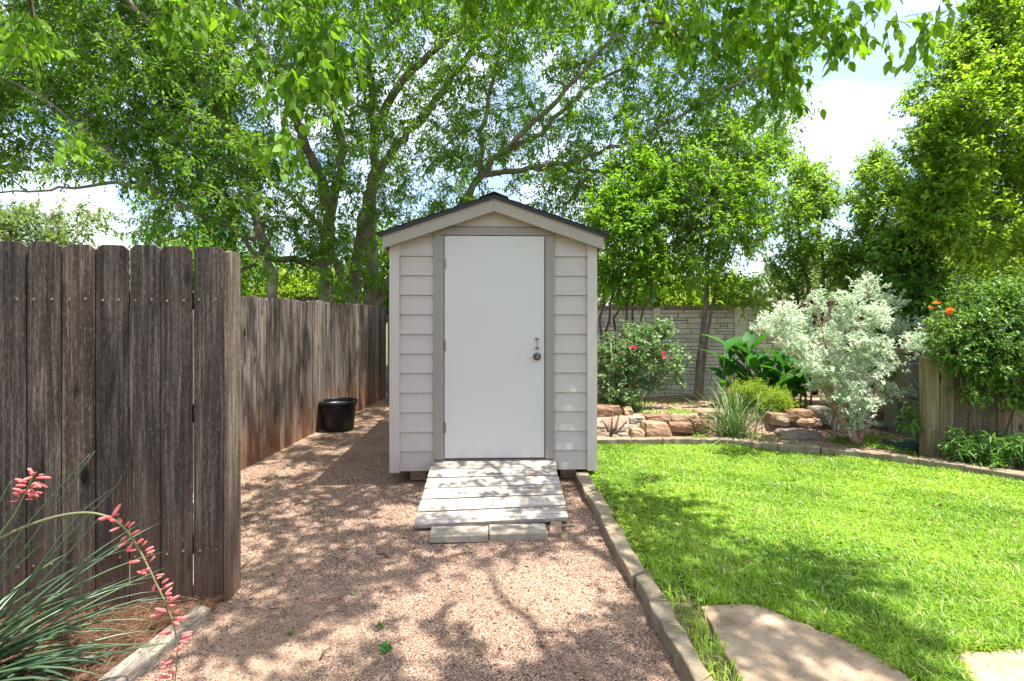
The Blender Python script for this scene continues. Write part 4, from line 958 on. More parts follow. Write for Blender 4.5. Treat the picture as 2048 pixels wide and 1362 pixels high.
limbs = [dict(pts=[(3.1, -2.4, -.05), (3.05, -2.3, 1.5), (2.95, -2.0, 3.4), (2.8, -1.2, 5.4), (2.6, .4, 6.4), (2.2, 2.0, 7.0), (1.7, 3.6, 7.6)], r0=.15, r1=.008, n=10, bare=.5, flare=1),
         dict(pts=[(2.95, -1.9, 3.6), (2.9, .2, 5.0), (2.7, 2.0, 5.3), P(1190, -80, 4.9), P(1255, 0, 4.5), P(1360, 80, 4.2)], r0=.06, r1=.014, bare=.45),
         dict(pts=[(2.8, -1.2, 5.4), (1.6, .4, 5.6), (0, 1.6, 5.4), (-1.0, 2.6, 4.8), P(520, -60, 4.0), P(560, 20, 3.7)], r0=.05, r1=.01, bare=.4),
         dict(pts=[(.2, 1.4, 5.45), (-1.4, 2.0, 4.9), (-2.2, 2.6, 4.3), P(60, 10, 3.6)], r0=.03, r1=.008, bare=.5)]
plant('overhanging_tree', (3.1, -2.4, 0), 'tree standing behind the viewer whose large drooping leaves hang into the top of the photo', 'tree', limbs, np.array(TT), LEAF['near'], MAT['bark_d'], 61,
      leaf=dict(tw=5, lpt=8, tl=(.16, .34), L=.080, Wd=.044, kind='ovate', droop=1.2, up=-.25, out=.4, twr=.0022, lv=.3), grw=dict(wig=.06, sag=.1), crown='leaves')

# ------------------------------------------------------------------ shrubs and flowers of the bed
rg = np.random.default_rng(99)
def flower(mb, c, r, n, rgx, layers=2):
    """ruffled blossom of cupped petals"""
    c = np.array(c)
    for l in range(layers):
        for k in range(n):
            a = 2 * math.pi * (k + .5 * l) / n; el = .25 + .55 * l; d = np.array([math.cos(a) * math.cos(el), math.sin(a) * math.cos(el), math.sin(el)]); s = np.array([-math.sin(a), math.cos(a), 0]); rr = r * (1 - .25 * l) * rgx.uniform(.85, 1.1)
            u = np.cross(d, s); mb.add([c, c + d * rr * .55 + s * rr * .42, c + d * rr + u * rr * .1 + s * rr * .2, c + d * rr + u * rr * .14 - s * rr * .2, c + d * rr * .55 - s * rr * .42], [(0, 1, 2, 3, 4)])
T = blob(rg, [(1245, 705, 7.3, 55, 45, .45, 40), (1300, 695, 7.3, 42, 34, .4, 24), (1290, 740, 7.2, 46, 42, .4, 26), (1228, 765, 7.2, 38, 40, .4, 34), (1325, 660, 7.3, 22, 18, .2, 8), (1250, 805, 6.9, 30, 20, .25, 22), (1345, 740, 7.2, 20, 30, .2, 10)], gap=.2)
limbs = [dict(pts=PL((1238, 822, 7.1), (1240 + a, 770), (1245 + b_ * .8, 715), (1245 + c * .8, 685)), r0=.02, r1=.007, bare=.2, n=6) for a, b_, c in ((-12, -25, -30), (0, 5, 10), (14, 45, 70), (22, 70, 95))]
rose = plant('rose_bush', bedP(1238, 7.1), 'blue-green rose bush with three hot pink blossoms in front of the stone wall', 'rose bush', limbs, T, LEAF['rose'], MAT['bark_r'], 62, leaf=dict(tw=6, lpt=9, tl=(.10, .22), L=.052, Wd=.032, droop=.2, up=.3), grw=dict(thin=.003), wood='stems', crown='leaves')
for (px, py, s, d) in ((1267, 697, .060, 6.72), (1328, 715, .050, 6.72), (1327, 706, .035, 6.74)):
    mb = MB(); flower(mb, P(px, py, d), s, 6, rg, 3); mb.build('blossom', MAT['rosepetal'], rose)
# silver shrub
T = blob(rg, [(px, py, 5.7 + .28 * math.sin(px * .7 + py), rx, ry, .16, n) for px, py, rx, ry, n in ((1540, 655, 24, 13, 9), (1572, 632, 22, 14, 10), (1590, 690, 26, 18, 13), (1615, 655, 24, 18, 14), (1622, 722, 24, 20, 14), (1640, 612, 14, 18, 8), (1655, 690, 26, 22, 17), (1668, 762, 24, 20, 13), (1690, 645, 24, 20, 13), (1700, 600, 16, 22, 9), (1706, 722, 26, 22, 17), (1716, 785, 26, 20, 14), (1742, 572, 16, 22, 8), (1748, 640, 24, 20, 13), (1752, 702, 26, 20, 14), (1776, 606, 18, 20, 9), (1794, 668, 24, 18, 12), (1762, 786, 26, 9, 8), (1798, 786, 10, 6, 3), (1822, 690, 22, 14, 8), (1848, 655, 18, 16, 7), (1682, 822, 20, 14, 7), (1640, 775, 16, 14, 6), (1730, 750, 30, 20, 10), (1655, 735, 22, 16, 11), (1694, 792, 20, 16, 11), (1706, 842, 15, 14, 7), (1660, 800, 14, 12, 6), (1736, 812, 14, 10, 5), (1722, 690, 26, 18, 13), (1768, 735, 22, 14, 8), (1690, 745, 22, 18, 11), (1720, 835, 12, 14, 5))])
limbs = [dict(pts=PL((1714, 886, 5.78), (1698, 855), (1672, 812), (1640, 770), (1590, 710), (1560, 680)), r0=.042, r1=.008, bare=.3, wig=.03, flare=1),
         dict(pts=PL((1690, 838, 5.75), (1695, 780), (1705, 700), (1725, 600)), r0=.026, r1=.007, bare=.1), dict(pts=PL((1722, 878, 5.72), (1733, 830), (1738, 800), (1765, 740), (1800, 690), (1850, 650)), r0=.022, r1=.006, bare=.3, wig=.03),
         dict(pts=PL((1665, 800, 5.75), (1650, 720), (1640, 640)), r0=.018, r1=.006, bare=.1), dict(pts=PL((1712, 884, 5.8), (1712, 850, 5.78), (1712, 800)), r0=.015, r1=.006, bare=.5)]
plant('silver_shrub', bedP(1714, 5.78), 'large silvery white-leaved shrub leaning on a bent reddish trunk at the bed edge', 'shrub', limbs, T, LEAF['silver'], MAT['bark_r'], 63, leaf=dict(tw=6, lpt=13, tl=(.06, .14), L=.036, Wd=.015, droop=-.25, up=.5, out=.7, twr=.002, spread=.8), grw=dict(thin=.003, wig=.05), crown='leaves')
# cannas
can = thing('canna_clump', bedP(1530, 7.25), 'clump of broad-leaved dark green cannas with red flowers left of the silver shrub', 'canna')
cV, cF3, cF4, cr = [], [], [], []; mb = MB(); nv = 0
for i in range(17):
    px = [1448, 1462, 1478, 1496, 1512, 1530, 1545, 1560, 1575, 1590, 1600, 1612, 1525, 1555, 1620, 1500, 1585][i]; d = 7.25 + rg.uniform(-.25, .35); b = bedP(px, d); h = rg.uniform(.56, .88) * (1.05 if px < 1530 else .76)
    top = b + np.array([rg.uniform(-.08, .08), rg.uniform(-.05, .05), h]); mb.tube([b, (b + top) / 2 + rg.normal(0, .015, 3), top], [.014, .012, .006], 6)
    nl = 5; f = np.linspace(.30, 1.0, nl); p = b + (top - b) * f[:, None]; az = np.arange(nl) * 2.5 + rg.uniform(0, 6); el = rg.uniform(.75, 1.3, nl)
    D = np.stack([np.sin(az) * np.cos(el), np.cos(az) * np.cos(el), np.sin(el)], 1); N = np.stack([-np.sin(az) * np.sin(el), -np.cos(az) * np.sin(el), np.cos(el)], 1); sz = rg.uniform(.8, 1.15, nl)
    V, F, rn = leaf_mesh(p, D, N, .42 * sz, .19 * sz, 'broad', rg.random(nl), fold=.22, curl=.40)
    cV.append(V); cF3.append(F[0] + nv); cF4.append(F[1] + nv); nv += len(V); cr.append(rn)
r3 = np.concatenate([r[:len(a)] for r, a in zip(cr, cF3)]); r4 = np.concatenate([r[len(a):] for r, a in zip(cr, cF3)])
np_mesh('leaves', np.concatenate(cV), [np.concatenate(cF3), np.concatenate(cF4)], LEAF['canna'], can, rnd=np.concatenate([r3, r4]), smooth=True)
for (x0, x1, y1) in ((1522, 1529, 662), (1512, 1513, 668)): mb.tube([bedP(x0, 7.2), P(x1 - 2, 740, 7.2), P(x1, y1, 7.2)], [.01, .008, .005], 5)
mb.build('stems', MAT['stem'], can, smooth=True)
mb = MB(); flower(mb, P(1524, 660, 7.18), .075, 6, rg, 3); mb.build('blossom', MAT['red'], can)
mb = MB(); flower(mb, P(1588, 640, 7.1), .055, 6, rg, 2); mb.tube([P(1588, 642, 7.1), P(1586, 720, 7.15)], .005, 4, mi=1); mb.build('blossom', [MAT['orange'], MAT['stem']], can)
# yucca clump
n = 210; base = bedP(1468, 6.08); p = base + np.stack([rg.normal(0, .09, n), rg.normal(0, .07, n), np.zeros(n)], 1); az = rg.uniform(0, 6.283, n); el = np.clip(rg.normal(.92, .36, n), .15, 1.5)
ln = rg.uniform(.38, .86, n); V, F, rn = arcs(p, az, el, ln, np.full(n, .011), rg.uniform(.25, 1.3, n), rg.random(n), 6)
yc = thing('yucca_clump', base, 'grassy green yucca clump with stiff radiating blades at the bed edge', 'yucca'); np_mesh('leaves', V, F, LEAF['yucca'], yc, rnd=rn)
mb = MB(); mb.tube([base, P(1462, 830, 6.05), P(1452, 768, 6.0)], [.007, .006, .004], 5); mb.build('flower_stalk', MAT['stick'], yc)
# lime feathery shrub
T = blob(rg, [(1500, 792, 6.75, 32, 16, .25, 46), (1530, 803, 6.7, 34, 14, .25, 46), (1478, 800, 6.75, 20, 14, .2, 16), (1562, 814, 6.65, 20, 8, .2, 20)])
limbs = [dict(pts=[bedP(1515, 6.7), P(1515 + q, 805, 6.7), P(1515 + 2 * q, 790, 6.7)], r0=.012, r1=.005, bare=.1, n=5) for q in (-22, -8, 8, 22)]
plant('feathery_shrub', bedP(1515, 6.7), 'low lime-yellow feathery shrub behind the yucca clump', 'shrub', limbs, T, LEAF['lime'], MAT['bark_d'], 64, leaf=dict(tw=6, lpt=16, tl=(.09, .18), L=.030, Wd=.007, droop=-.1, up=.7, twr=.002), grw=dict(thin=.003), wood='stems', crown='leaves')
# vine over the screen fence
rg = np.random.default_rng(123)
T = blob(rg, [(1940, 655, 5.35, 62, 34, .3, 75), (2010, 640, 5.35, 80, 50, .35, 100), (1920, 700, 5.14, 34, 22, .10, 24), (1965, 715, 5.10, 55, 28, .12, 48), (2030, 715, 5.06, 60, 40, .14, 60), (2055, 790, 5.0, 30, 26, .10, 14), (1955, 778, 5.1, 24, 12, .06, 9), (2120, 700, 5.1, 70, 90, .25, 70), (1990, 600, 5.5, 80, 30, .3, 40)], gap=.15, gs=5)
limbs = [dict(pts=PL((1960, 905, 5.05), (1962, 850), (1930, 800), (1905, 720, 5.1), (1920, 650, 5.2)), r0=.012, r1=.006, bare=.2, n=6), dict(pts=PL((1962, 905, 5.05), (1975, 830), (1990, 740), (2000, 640, 5.2)), r0=.012, r1=.006, bare=.2, n=6), dict(pts=PL((2000, 905, 5.0), (2025, 840), (2050, 760), (2060, 660, 5.1)), r0=.012, r1=.006, bare=.2, n=6), dict(pts=PL((2110, 905, 4.95), (2120, 780), (2130, 660, 5.1)), r0=.012, r1=.006, bare=.2, n=6)]
b = P(1962, 636, 5.05); b[2] = .08
vn = plant('flowering_vine', b, 'dark leafy vine heaped over the low tan screen fence with orange flowers on top', 'vine', limbs, T, LEAF['vine'], MAT['bark_d'], 65, leaf=dict(tw=7, lpt=10, tl=(.10, .24), L=.046, Wd=.021, droop=.35, up=.1, twr=.002), grw=dict(thin=.003, wig=.05), wood='stems', crown='leaves')
for (px, py, s, d) in ((1872, 608, .05, 5.05), (1863, 617, .04, 5.06), (1900, 622, .055, 5.0), (1897, 628, .04, 4.99)):
    mb = MB(); flower(mb, P(px, py, d), s, 5, rg, 2); mb.tube([P(px, py, d), P(px + 10, py + 30, d + .12)], .004, 4, mi=1); mb.build('blossom', [MAT['orange'], MAT['stem']], vn)
# leafy ground cover at the lower right of the bed
T = blob(rg, [(1930, 898, 4.98, 36, 10, .10, 26), (1995, 898, 4.90, 60, 14, .12, 46), (2080, 898, 4.78, 60, 18, .15, 46), (1985, 912, 4.84, 50, 8, .06, 18), (2180, 910, 4.6, 70, 20, .15, 40)])
limbs = [dict(pts=[bedP(px, d), bedP(px, d, .08), bedP(px + 4, d, .17)], r0=.006, r1=.003, bare=.1, n=5) for px, d in ((1910, 5.0), (1945, 4.97), (1980, 4.92), (2010, 4.9), (2040, 4.85), (2080, 4.8), (2120, 4.74), (2180, 4.6))]
plant('leafy_ground_cover', bedP(1990, 4.7), 'low clump of lance-leaved green plants at the foot of the screen fence', 'plant', limbs, T, LEAF['cover'], MAT['stem'], 66, leaf=dict(tw=4, lpt=7, tl=(.05, .13), L=.075, Wd=.015, droop=.25, up=.4, twr=.002), grw=dict(thin=.002), wood='stems', crown='leaves')
mb = MB()
for _ in range(26):
    px = rg.uniform(1925, 2048); b = bedP(px, 4.98); t = b + np.array([rg.normal(0, .09), rg.normal(0, .05), rg.uniform(.16, .36)]); mb.tube([b, (b + t) / 2 + rg.normal(0, .02, 3), t], [.003, .0025, .0015], 4)
tag(mb.build('dry_stalks', MAT['stick'], None, loc=bedP(1985, 4.98)), 'tangle of bare dry stalks between the screen fence and the low leafy plants', 'dead stalks')
# bamboo-like sprig beside the fence post
T = blob(rg, [(1828, 842, 5.45, 18, 12, .1, 9)])
plant('lance_leaf_sprig', bedP(1840, 5.4), 'small sprig of narrow leaves beside the end post of the screen fence', 'plant', [dict(pts=[bedP(1845, 5.4), P(1842, 850, 5.42), P(1825, 835, 5.45)], r0=.005, r1=.002, bare=.1, n=5)], T, LEAF['cover'], MAT['stem'], 67, leaf=dict(tw=3, lpt=5, tl=(.04, .1), L=.12, Wd=.018, droop=.3, up=.2, twr=.002), grw=dict(thin=.002), wood='stems', crown='leaves')
# dead fan of leaves at the foot of the silver shrub
n = 40; base = P(1668, 815, 6.0); p = base + rg.normal(0, .012, (n, 3)); V, F, rn = arcs(p, rg.uniform(0, 6.283, n), rg.uniform(-1.4, -.9, n), rg.uniform(.16, .26, n), np.full(n, .016), rg.uniform(-.2, .3, n), rg.random(n), 4)
df = thing('dead_fan_palm', bedP(1668, 6.0), 'dry whitish fan of drooping dead leaves left of the bent trunk', 'dead plant'); np_mesh('leaves', V, F, m_rnd('dead_leaf', [(0, (.30, .26, .21)), (1, (.62, .58, .52))]), df, rnd=rn)
mb = MB(); mb.tube([bedP(1670, 6.0), base + (0, 0, .02)], [.02, .014], 6); mb.build('stem', MAT['stick'], df)
# driftwood stump by the shed
st = MB(); b = bedP(1222, 6.15); b[2] += .02
for (dx, dy, dz, r_) in ((.10, 0, .24, .016), (-.10, .05, .17, .014), (.2, .02, .16, .013), (.02, -.1, .10, .018), (-.15, 0, .08, .014), (.16, -.08, .07, .016), (.05, .1, .26, .010)):
    st.tube([b + (0, 0, -.05), b + np.array([dx * .5, dy * .5, dz * .45]) + rg.normal(0, .012, 3), b + (dx, dy, dz)], [r_ * 1.9, r_ * 1.2, r_ * .5], 7)
tag(st.build('driftwood_stump', MAT['bark_d'], None, smooth=True, loc=b), 'dead root stump with grey splayed prongs behind the rocks by the shed', 'stump')

# ------------------------------------------------------------------ red yucca in front of the near fence
rg = np.random.default_rng(7)
RYD = 1.95; rb = P(-150, 1410, RYD)
rb[2] = .03; ry = thing('red_yucca', rb, 'red yucca with arching narrow leaves and coral pink flower stalks by the near fence', 'red yucca')
n = 105; p = rb + np.stack([rg.normal(0, .08, n), rg.normal(0, .07, n), np.zeros(n)], 1); az = np.concatenate([rg.normal(math.radians(82), .42, 80), rg.uniform(0, 6.283, 25)]); el = np.clip(rg.normal(.62, .33, n), .10, 1.35); ln = rg.uniform(.5, 1.0, n)
V, F, rn = arcs(p, az, el, ln, np.full(n, .0175), rg.uniform(.3, 1.15, n), rg.random(n), 9, keel=.5)
np_mesh('leaves', V, F, LEAF['redyucca'], ry, rnd=rn, smooth=True)
mb = MB()
for tr_ in (((-150, 1330), (0, 1165), (90, 1040), (190, 902)), ((-150, 1290), (0, 1110), (110, 985), (180, 907)), ((-150, 1380), (40, 1190), (130, 1075), (240, 970), (243, 950)), ((-150, 1390), (60, 1160), (150, 1030), (238, 968)), ((-150, 1380), (50, 1200), (170, 1070), (198, 1035)), ((-150, 1300), (-40, 1100), (0, 1000), (22, 962))):
    q = [P(x, y, RYD + .06 * i / len(tr_)) for i, (x, y) in enumerate(tr_)]; q[0] = rb + rg.normal(0, .04, 3)
    t = np.linspace(0, 1, len(q)); tt = np.linspace(0, 1, 14); a = np.stack([np.interp(tt, t, np.array(q)[:, i]) for i in range(3)], 1)
    for _ in range(3): a[1:-1] = a[1:-1] * .5 + (a[:-2] + a[2:]) * .25
    mb.tube(a, list(np.linspace(.0055, .0014, 14)), 5)
mb.build('long_leaf_blades', LEAF['redyucca'], ry, smooth=True)
pod = MB(); pod.lathe([(0, 0), (.0030, .002), (.0052, .009), (.0058, .017), (.0046, .025), (.0018, .030), (0, .031)], (0, 0, 0), 8); podo = None
def stalk(tr_, d0, d1, name, pods, spread):
    global podo
    q = np.array([P(x, y, d0 + (d1 - d0) * i / (len(tr_) - 1)) for i, (x, y) in enumerate(tr_)]); t = np.linspace(0, 1, len(q)); tt = np.linspace(0, 1, 40)
    a = np.stack([np.interp(tt, t, q[:, i]) for i in range(3)], 1)
    for _ in range(3): a[1:-1] = a[1:-1] * .5 + (a[:-2] + a[2:]) * .25
    mb = MB(); mb.tube(a, list(np.linspace(.0055, .0018, 40)), 7); so = mb.build(name, MAT['stem'], ry, smooth=True)
    for k in range(pods[2]):
        f = pods[0] + (pods[1] - pods[0]) * ((k + rg.uniform(0, .9)) / pods[2]); i = min(38, int(f * 39)); c = a[i] + (a[i + 1] - a[i]) * (f * 39 - i)
        v = rg.normal(0, 1, 3) * np.array([1, .7, .8]) + np.array([0, 0, .12]); tdr = unit(a[i + 1] - a[i]); v = unit(v - tdr * (v @ tdr) * .8)
        s = rg.uniform(.75, 1.5) * spread
        if podo is None: o = pod.build('blossom', MAT['pink'], None, smooth=True); podo = o
        else: o = podo.copy(); COL.objects.link(o)
        o.parent = so; o.location = c + v * rg.uniform(.004, .018) - wloc(so); o.rotation_euler = Vector(v).to_track_quat('Z', 'Y').to_euler(); o.scale = (s * .78, s * .78, s * rg.uniform(.8, 1.15))
stalk([(-150, 1250), (-60, 1120), (0, 1071), (92, 1036), (149, 1025), (190, 1024), (231, 1037), (258, 1063), (282, 1104), (305, 1151), (326, 1195), (343, 1232), (353, 1270), (356, 1310), (349, 1375), (340, 1440)], 1.93, 1.86, 'flower_stalk', (.37, .95, 68), 1.05)
stalk([(-150, 1300), (-60, 1180), (0, 1068), (25, 1035), (40, 1008), (55, 975), (72, 944)], 1.92, 1.90, 'flower_stalk', (.70, 1.0, 31), .92)
# ------------------------------------------------------------------ pot, utilities
rg = np.random.default_rng(5)
pc = P(677, 636, 6.92); pc[2] = .004
pot = thing('plant_pot', pc, 'large empty black plastic plant pot standing against the grey fence', 'plant pot')
mb = MB(); mb.lathe([(0, .0), (.190, .0), (.198, .006), (.232, .33), (.234, .345), (.226, .345), (.190, .03), (0, .03)], pc, 40); mb.build('body', MAT['pot'], pot, smooth=True)
mb = MB(); mb.lathe([(.2345, .346), (.246, .346), (.250, .352), (.250, .392), (.244, .398), (.232, .398), (.2285, .392), (.2275, .346)], pc, 40); mb.build('rim', MAT['pot'], pot, smooth=True)
for (x0, x1, d0, d1, z0, z1) in ((1822, 1905, 6.05, 6.65, .10, 1.12),):
    c0 = P(x0, 636, d0); c1 = P(x1, 636, d0); c2 = c0 + FW * .55
    ub = thing('utility_box', (c0 + c1) / 2 * np.array([1, 1, 0]) + (0, 0, .1), 'grey-green metal equipment box half hidden behind the low screen fence', 'equipment box')
    b0 = np.array([c0[0], c0[1], 0]); t = RT; q = [b0, b0 + RT * .50, b0 + RT * .50 + FW * .45, b0 + FW * .45]
    mb = MB(); mb.prism([p + (0, 0, z0 + .04) for p in q], (0, 0, z1 - z0 - .08)); mb.build('cabinet', MAT['utility'], ub, bevel=.012)
    mb = MB(); q2 = [b0 - RT * .012 - FW * .012, b0 + RT * .512 - FW * .012, b0 + RT * .512 + FW * .462, b0 - RT * .012 + FW * .462]; mb.prism([p + (0, 0, z1 - .038) for p in q2], (0, 0, .035)); mb.build('lid', MAT['utility'], ub, bevel=.01)
    mb = MB(); mb.prism([p + (0, 0, z0 - .02) for p in q2], (0, 0, .058)); mb.build('base', MAT['pipe'], ub)
mb = MB(); mb.tube([P(1838, 727, 5.9), P(1827, 727, 5.88), P(1820, 731, 5.86), P(1819, 742, 5.85), P(1824, 757, 5.84), P(1833, 772, 5.84), P(1844, 784, 5.84), P(1858, 794, 5.84), P(1880, 800, 5.86)], .013, 8)
tag(mb.build('hose', MAT['hose'], None, smooth=True, loc=P(1838, 727, 5.9)), 'blue-grey hose curving down beside the grey equipment box', 'hose')
mb = MB(); mb.tube([P(1806, 789, 5.85), P(1822, 793, 5.82), P(1845, 799, 5.80), P(1880, 803, 5.8)], [.028, .032, .032, .032], 10); mb.tube([P(1806, 789, 5.85), P(1800, 800, 5.9), P(1798, 850, 6.0)], .026, 8)
tag(mb.build('pipe', MAT['pipe'], None, smooth=True, loc=P(1800, 850, 6.0)), 'thick grey pipe running behind the low screen fence below the hose', 'pipe')
lc = bedP(1825, 5.62); mb = MB(); mb.box((lc[0], lc[1], lc[2] + .03), (.46, .30, .05), -.25); mb.box((lc[0], lc[1], lc[2] + .0595), (.42, .26, .008), -.25); mb.box((lc[0] - .12, lc[1], lc[2] + .066), (.05, .03, .004), -.25)
tag(mb.build('valve_box_cover', MAT['lid'], None, bevel=.012, loc=lc), 'dark green plastic valve box cover on the soil beside the screen fence', 'cover')

# ------------------------------------------------------------------ garden rocks
def rock(px0, px1, py0, py1, d, mat, label, depth=.26, seed=0, tilt=0.0):
    rr = random.Random(seed); bm = bmesh.new(); bmesh.ops.create_cube(bm, size=2.0); bmesh.ops.subdivide_edges(bm, edges=bm.edges[:], cuts=5, use_grid_fill=True)
    w_ = (px1 - px0) / 1024 * d / 2; h = (py1 - py0) / 1024 * d / 2; c = P((px0 + px1) / 2, (py0 + py1) / 2, d + depth * .4)
    o_ = Vector((rr.uniform(0, 50), rr.uniform(0, 50), rr.uniform(0, 50))); sh = rr.uniform(-.18, .18); tp = rr.uniform(.82, .98)
    for v in bm.verts:
        p = v.co.copy(); q = p.normalized() * 1.25; p = p.lerp(q, .26)
        k = 1 - (1 - tp) * (p.z + 1) / 2
        n1 = mnoise.noise(p * .9 + o_); n2 = mnoise.noise(p * 2.6 + o_); n3 = mnoise.noise(p * 6 + o_)
        p += v.co.normalized() * (n1 * .20 + n2 * .09 + n3 * .035)
        # broken facets
        v.co = Vector((p.x * k * w_ + sh * p.z * h, p.y * depth * .5 * k, p.z * h + p.x * h * tilt))
    me = bpy.data.meshes.new('rock'); bm.to_mesh(me); bm.free(); at = me.attributes.new('rnd', 'FLOAT', 'FACE'); at.data.foreach_set('value', [rr.random()] * len(me.polygons)); me.materials.append(ROCKS[mat])
    o = bpy.data.objects.new('rock', me); COL.objects.link(o); o.location = c; o.rotation_euler = (rr.uniform(-.06, .06), 0, rr.uniform(-.15, .15)); return tag(o, label, 'rock', 'rocks edging the raised bed')
RK = [(1188, 1217, 861, 879, 6.12, 'tan', 'light tan rock touching the shed corner, lowest in the row'), (1214, 1259, 864, 880, 6.10, 'grey', 'flat olive-grey rock right of the light tan corner rock'), (1257, 1285, 856, 877, 6.12, 'orange', 'small squarish orange rock beside the largest orange rock'), (1281, 1338, 844, 874, 6.14, 'orange', 'largest orange-brown rock with a pale flat top'),
 (1188, 1226, 849, 864, 6.26, 'purple', 'purplish grey rock lying on the light tan corner rock'), (1225, 1258, 854, 866, 6.24, 'tan', 'olive-tan rock under the thin grey slab'), (1231, 1280, 846, 856, 6.28, 'grey', 'thin grey slab below the driftwood stump'), (1336, 1383, 844, 860, 6.22, 'brown', 'brown rock right of the largest orange rock'), (1380, 1412, 838, 858, 6.28, 'brown', 'mossy brown rock left of the yucca clump'),
 (1283, 1338, 829, 847, 6.36, 'brown', 'long dark red-brown rock on top of the largest orange rock'), (1336, 1392, 828, 846, 6.38, 'tan', 'tan rock with orange end on top of the wall of rocks'), (1388, 1442, 820, 838, 6.46, 'tan', 'pale flat rock partly behind the yucca blades'), (1254, 1283, 831, 848, 6.36, 'grey', 'upright olive-grey rock beside the stump'), (1188, 1242, 811, 832, 6.50, 'brown', 'brown rock in shade between the shed and the stump'), (1246, 1264, 816, 830, 6.5, 'orange', 'small rust-coloured rock behind the stump prongs'),
 (1531, 1568, 824, 847, 6.34, 'tan', 'tan rock right of the yucca clump'), (1566, 1619, 819, 840, 6.36, 'brown', 'pointed brown rock below the cannas'), (1594, 1633, 836, 849, 6.24, 'orange', 'small reddish rock at the foot of the pointed brown rock'), (1617, 1664, 813, 845, 6.44, 'grey', 'grey-brown rock beside the dead fan of leaves'), (1556, 1638, 861, 877, 5.98, 'purple', 'low flat slab rock lying alone on the bed soil'),
 (1742, 1798, 819, 845, 6.66, 'brown', 'dark brown rock right of the bent trunk, upper of the shaded pair'), (1796, 1852, 828, 850, 6.60, 'brown', 'shaded brown rock next to the screen fence post'), (1742, 1832, 843, 858, 6.48, 'grey', 'long low shaded rock under the dark brown rock')]
for i, k in enumerate(RK): rock(*k, seed=i + 3, tilt=random.uniform(-.12, .12), depth=.34 if i == 19 else .27)

# ------------------------------------------------------------------ grass
rg = np.random.default_rng(3)
lp2 = [(p[0], p[1]) for p in lawn_poly]
def in_lawn(x, y):
    ok = inpoly(x, y, lp2)
    for F_ in (F1, F2):
        c = np.mean(np.array(F_), 0); ok &= ~inpoly(x, y, [tuple(c + (np.array(q) - c) * .985) for q in F_])
    return ok
def frame_rd(x, y): return x * RT[0] + y * RT[1], x * FW[0] + y * FW[1]
N = 560000; d = 1.75 + (6.1 - 1.75) * rg.random(N) ** 1.0; r = rg.uniform(.4, 6.2, N)
x = RT[0] * r + FW[0] * d; y = RT[1] * r + FW[1] * d
vis = (r / d < 1.4) & in_lawn(x, y)
pxs = 1024 + r / d * 1024; pys = 636 + 1024 * 1.46 / d
nn = np.array([0.0]); 
lowf = np.sin(x * 5.1 + 1) * np.sin(y * 4.3 + x) + .6 * np.sin(x * 11 + y * 7) * np.sin(y * 13 - x * 3)
# thin, bare strip along the divider and beside the first flagstone
dl2 = np.array([p[:2] for p in drr]); 
def segdist(x, y, pl):
    m = np.full(x.shape, 9.0)
    for i in range(len(pl) - 1):
        a, b = pl[i], pl[i + 1]; t = np.clip(((x - a[0]) * (b[0] - a[0]) + (y - a[1]) * (b[1] - a[1])) / ((b - a) @ (b - a)), 0, 1); m = np.minimum(m, np.hypot(x - a[0] - t * (b[0] - a[0]), y - a[1] - t * (b[1] - a[1])))
    return m
sd = segdist(x, y, dl2)
bare = (pys > 1150) & (sd < .20 + .04 * lowf) & (lowf > -.55)
bare2 = (sd < .075) & (lowf > -.2)
keep = np.where(bare | bare2, .12, 1.0) * np.clip((3.6 / d), .45, 1)
vis &= rg.random(N) < keep
x, y, d, lowf, sd = x[vis], y[vis], d[vis], lowf[vis], sd[vis]; n = len(x)
h = rg.uniform(.026, .066, n) * (1 + .22 * lowf.clip(-1, 1)) * np.where(d < 2.9, 1.22, 1.0); az = rg.uniform(0, 6.283, n); lean = rg.uniform(.15, 1.3, n); wd = rg.uniform(.0045, .0100, n) * np.clip(d / 3.2, .8, 1.35)
p = np.stack([x, y, np.full(n, .043)], 1); hd = np.stack([np.sin(az), np.cos(az), np.zeros(n)], 1); S = np.stack([np.cos(az), -np.sin(az), np.zeros(n)], 1)
mid = p + hd * (h * .25 * lean)[:, None] + np.array([0, 0, 1]) * (h * .62)[:, None]; tip = p + hd * (h * 1.0 * lean)[:, None] + np.array([0, 0, 1]) * (h * (1.05 - .35 * lean))[:, None]
V = np.stack([p - S * wd[:, None] * .5, p + S * wd[:, None] * .5, mid + S * wd[:, None] * .48, mid - S * wd[:, None] * .48, tip], 1).reshape(-1, 3); b = (np.arange(n) * 5)[:, None]
rn = rg.random(n)
dry = (rg.random(n) < .03 + .035 * (lowf > .7)).astype(int); o = np_mesh('grass', V, [b + [0, 1, 2, 3], b + [3, 2, 4]], [LEAF['grass'], m_leaf('dry_blade', (0.40, 0.34, 0.16), (0.70, 0.64, 0.40), 0.35)], rnd=np.concatenate([rn, rn]), midx=np.concatenate([dry, dry])); o['kind'] = 'stuff'
# clover-like patch near the divider
n = 5200; q = rg.uniform(0, 1, (n, 2)); cp = np.array([G(px, py, .06) for px, py in zip(1205 + q[:, 0] * 110 + rg.normal(0, 16, n), 985 + q[:, 1] * 125)]); ok = in_lawn(cp[:, 0], cp[:, 1]); cp = cp[ok]; n = len(cp)
cp[:, 2] = rg.uniform(.055, .095, n); az = rg.uniform(0, 6.283, n); D = np.stack([np.sin(az), np.cos(az), rg.uniform(-.2, .4, n)], 1); Nn = rg.normal(0, .35, (n, 3)) + np.array([0, 0, 1.0])
V, F, rn = leaf_mesh(cp, D, Nn, rg.uniform(.012, .022, n), rg.uniform(.010, .017, n), 'ovate', rg.random(n)); o = np_mesh('clover', V, F, LEAF['clover'], rnd=rn); o['kind'] = 'stuff'
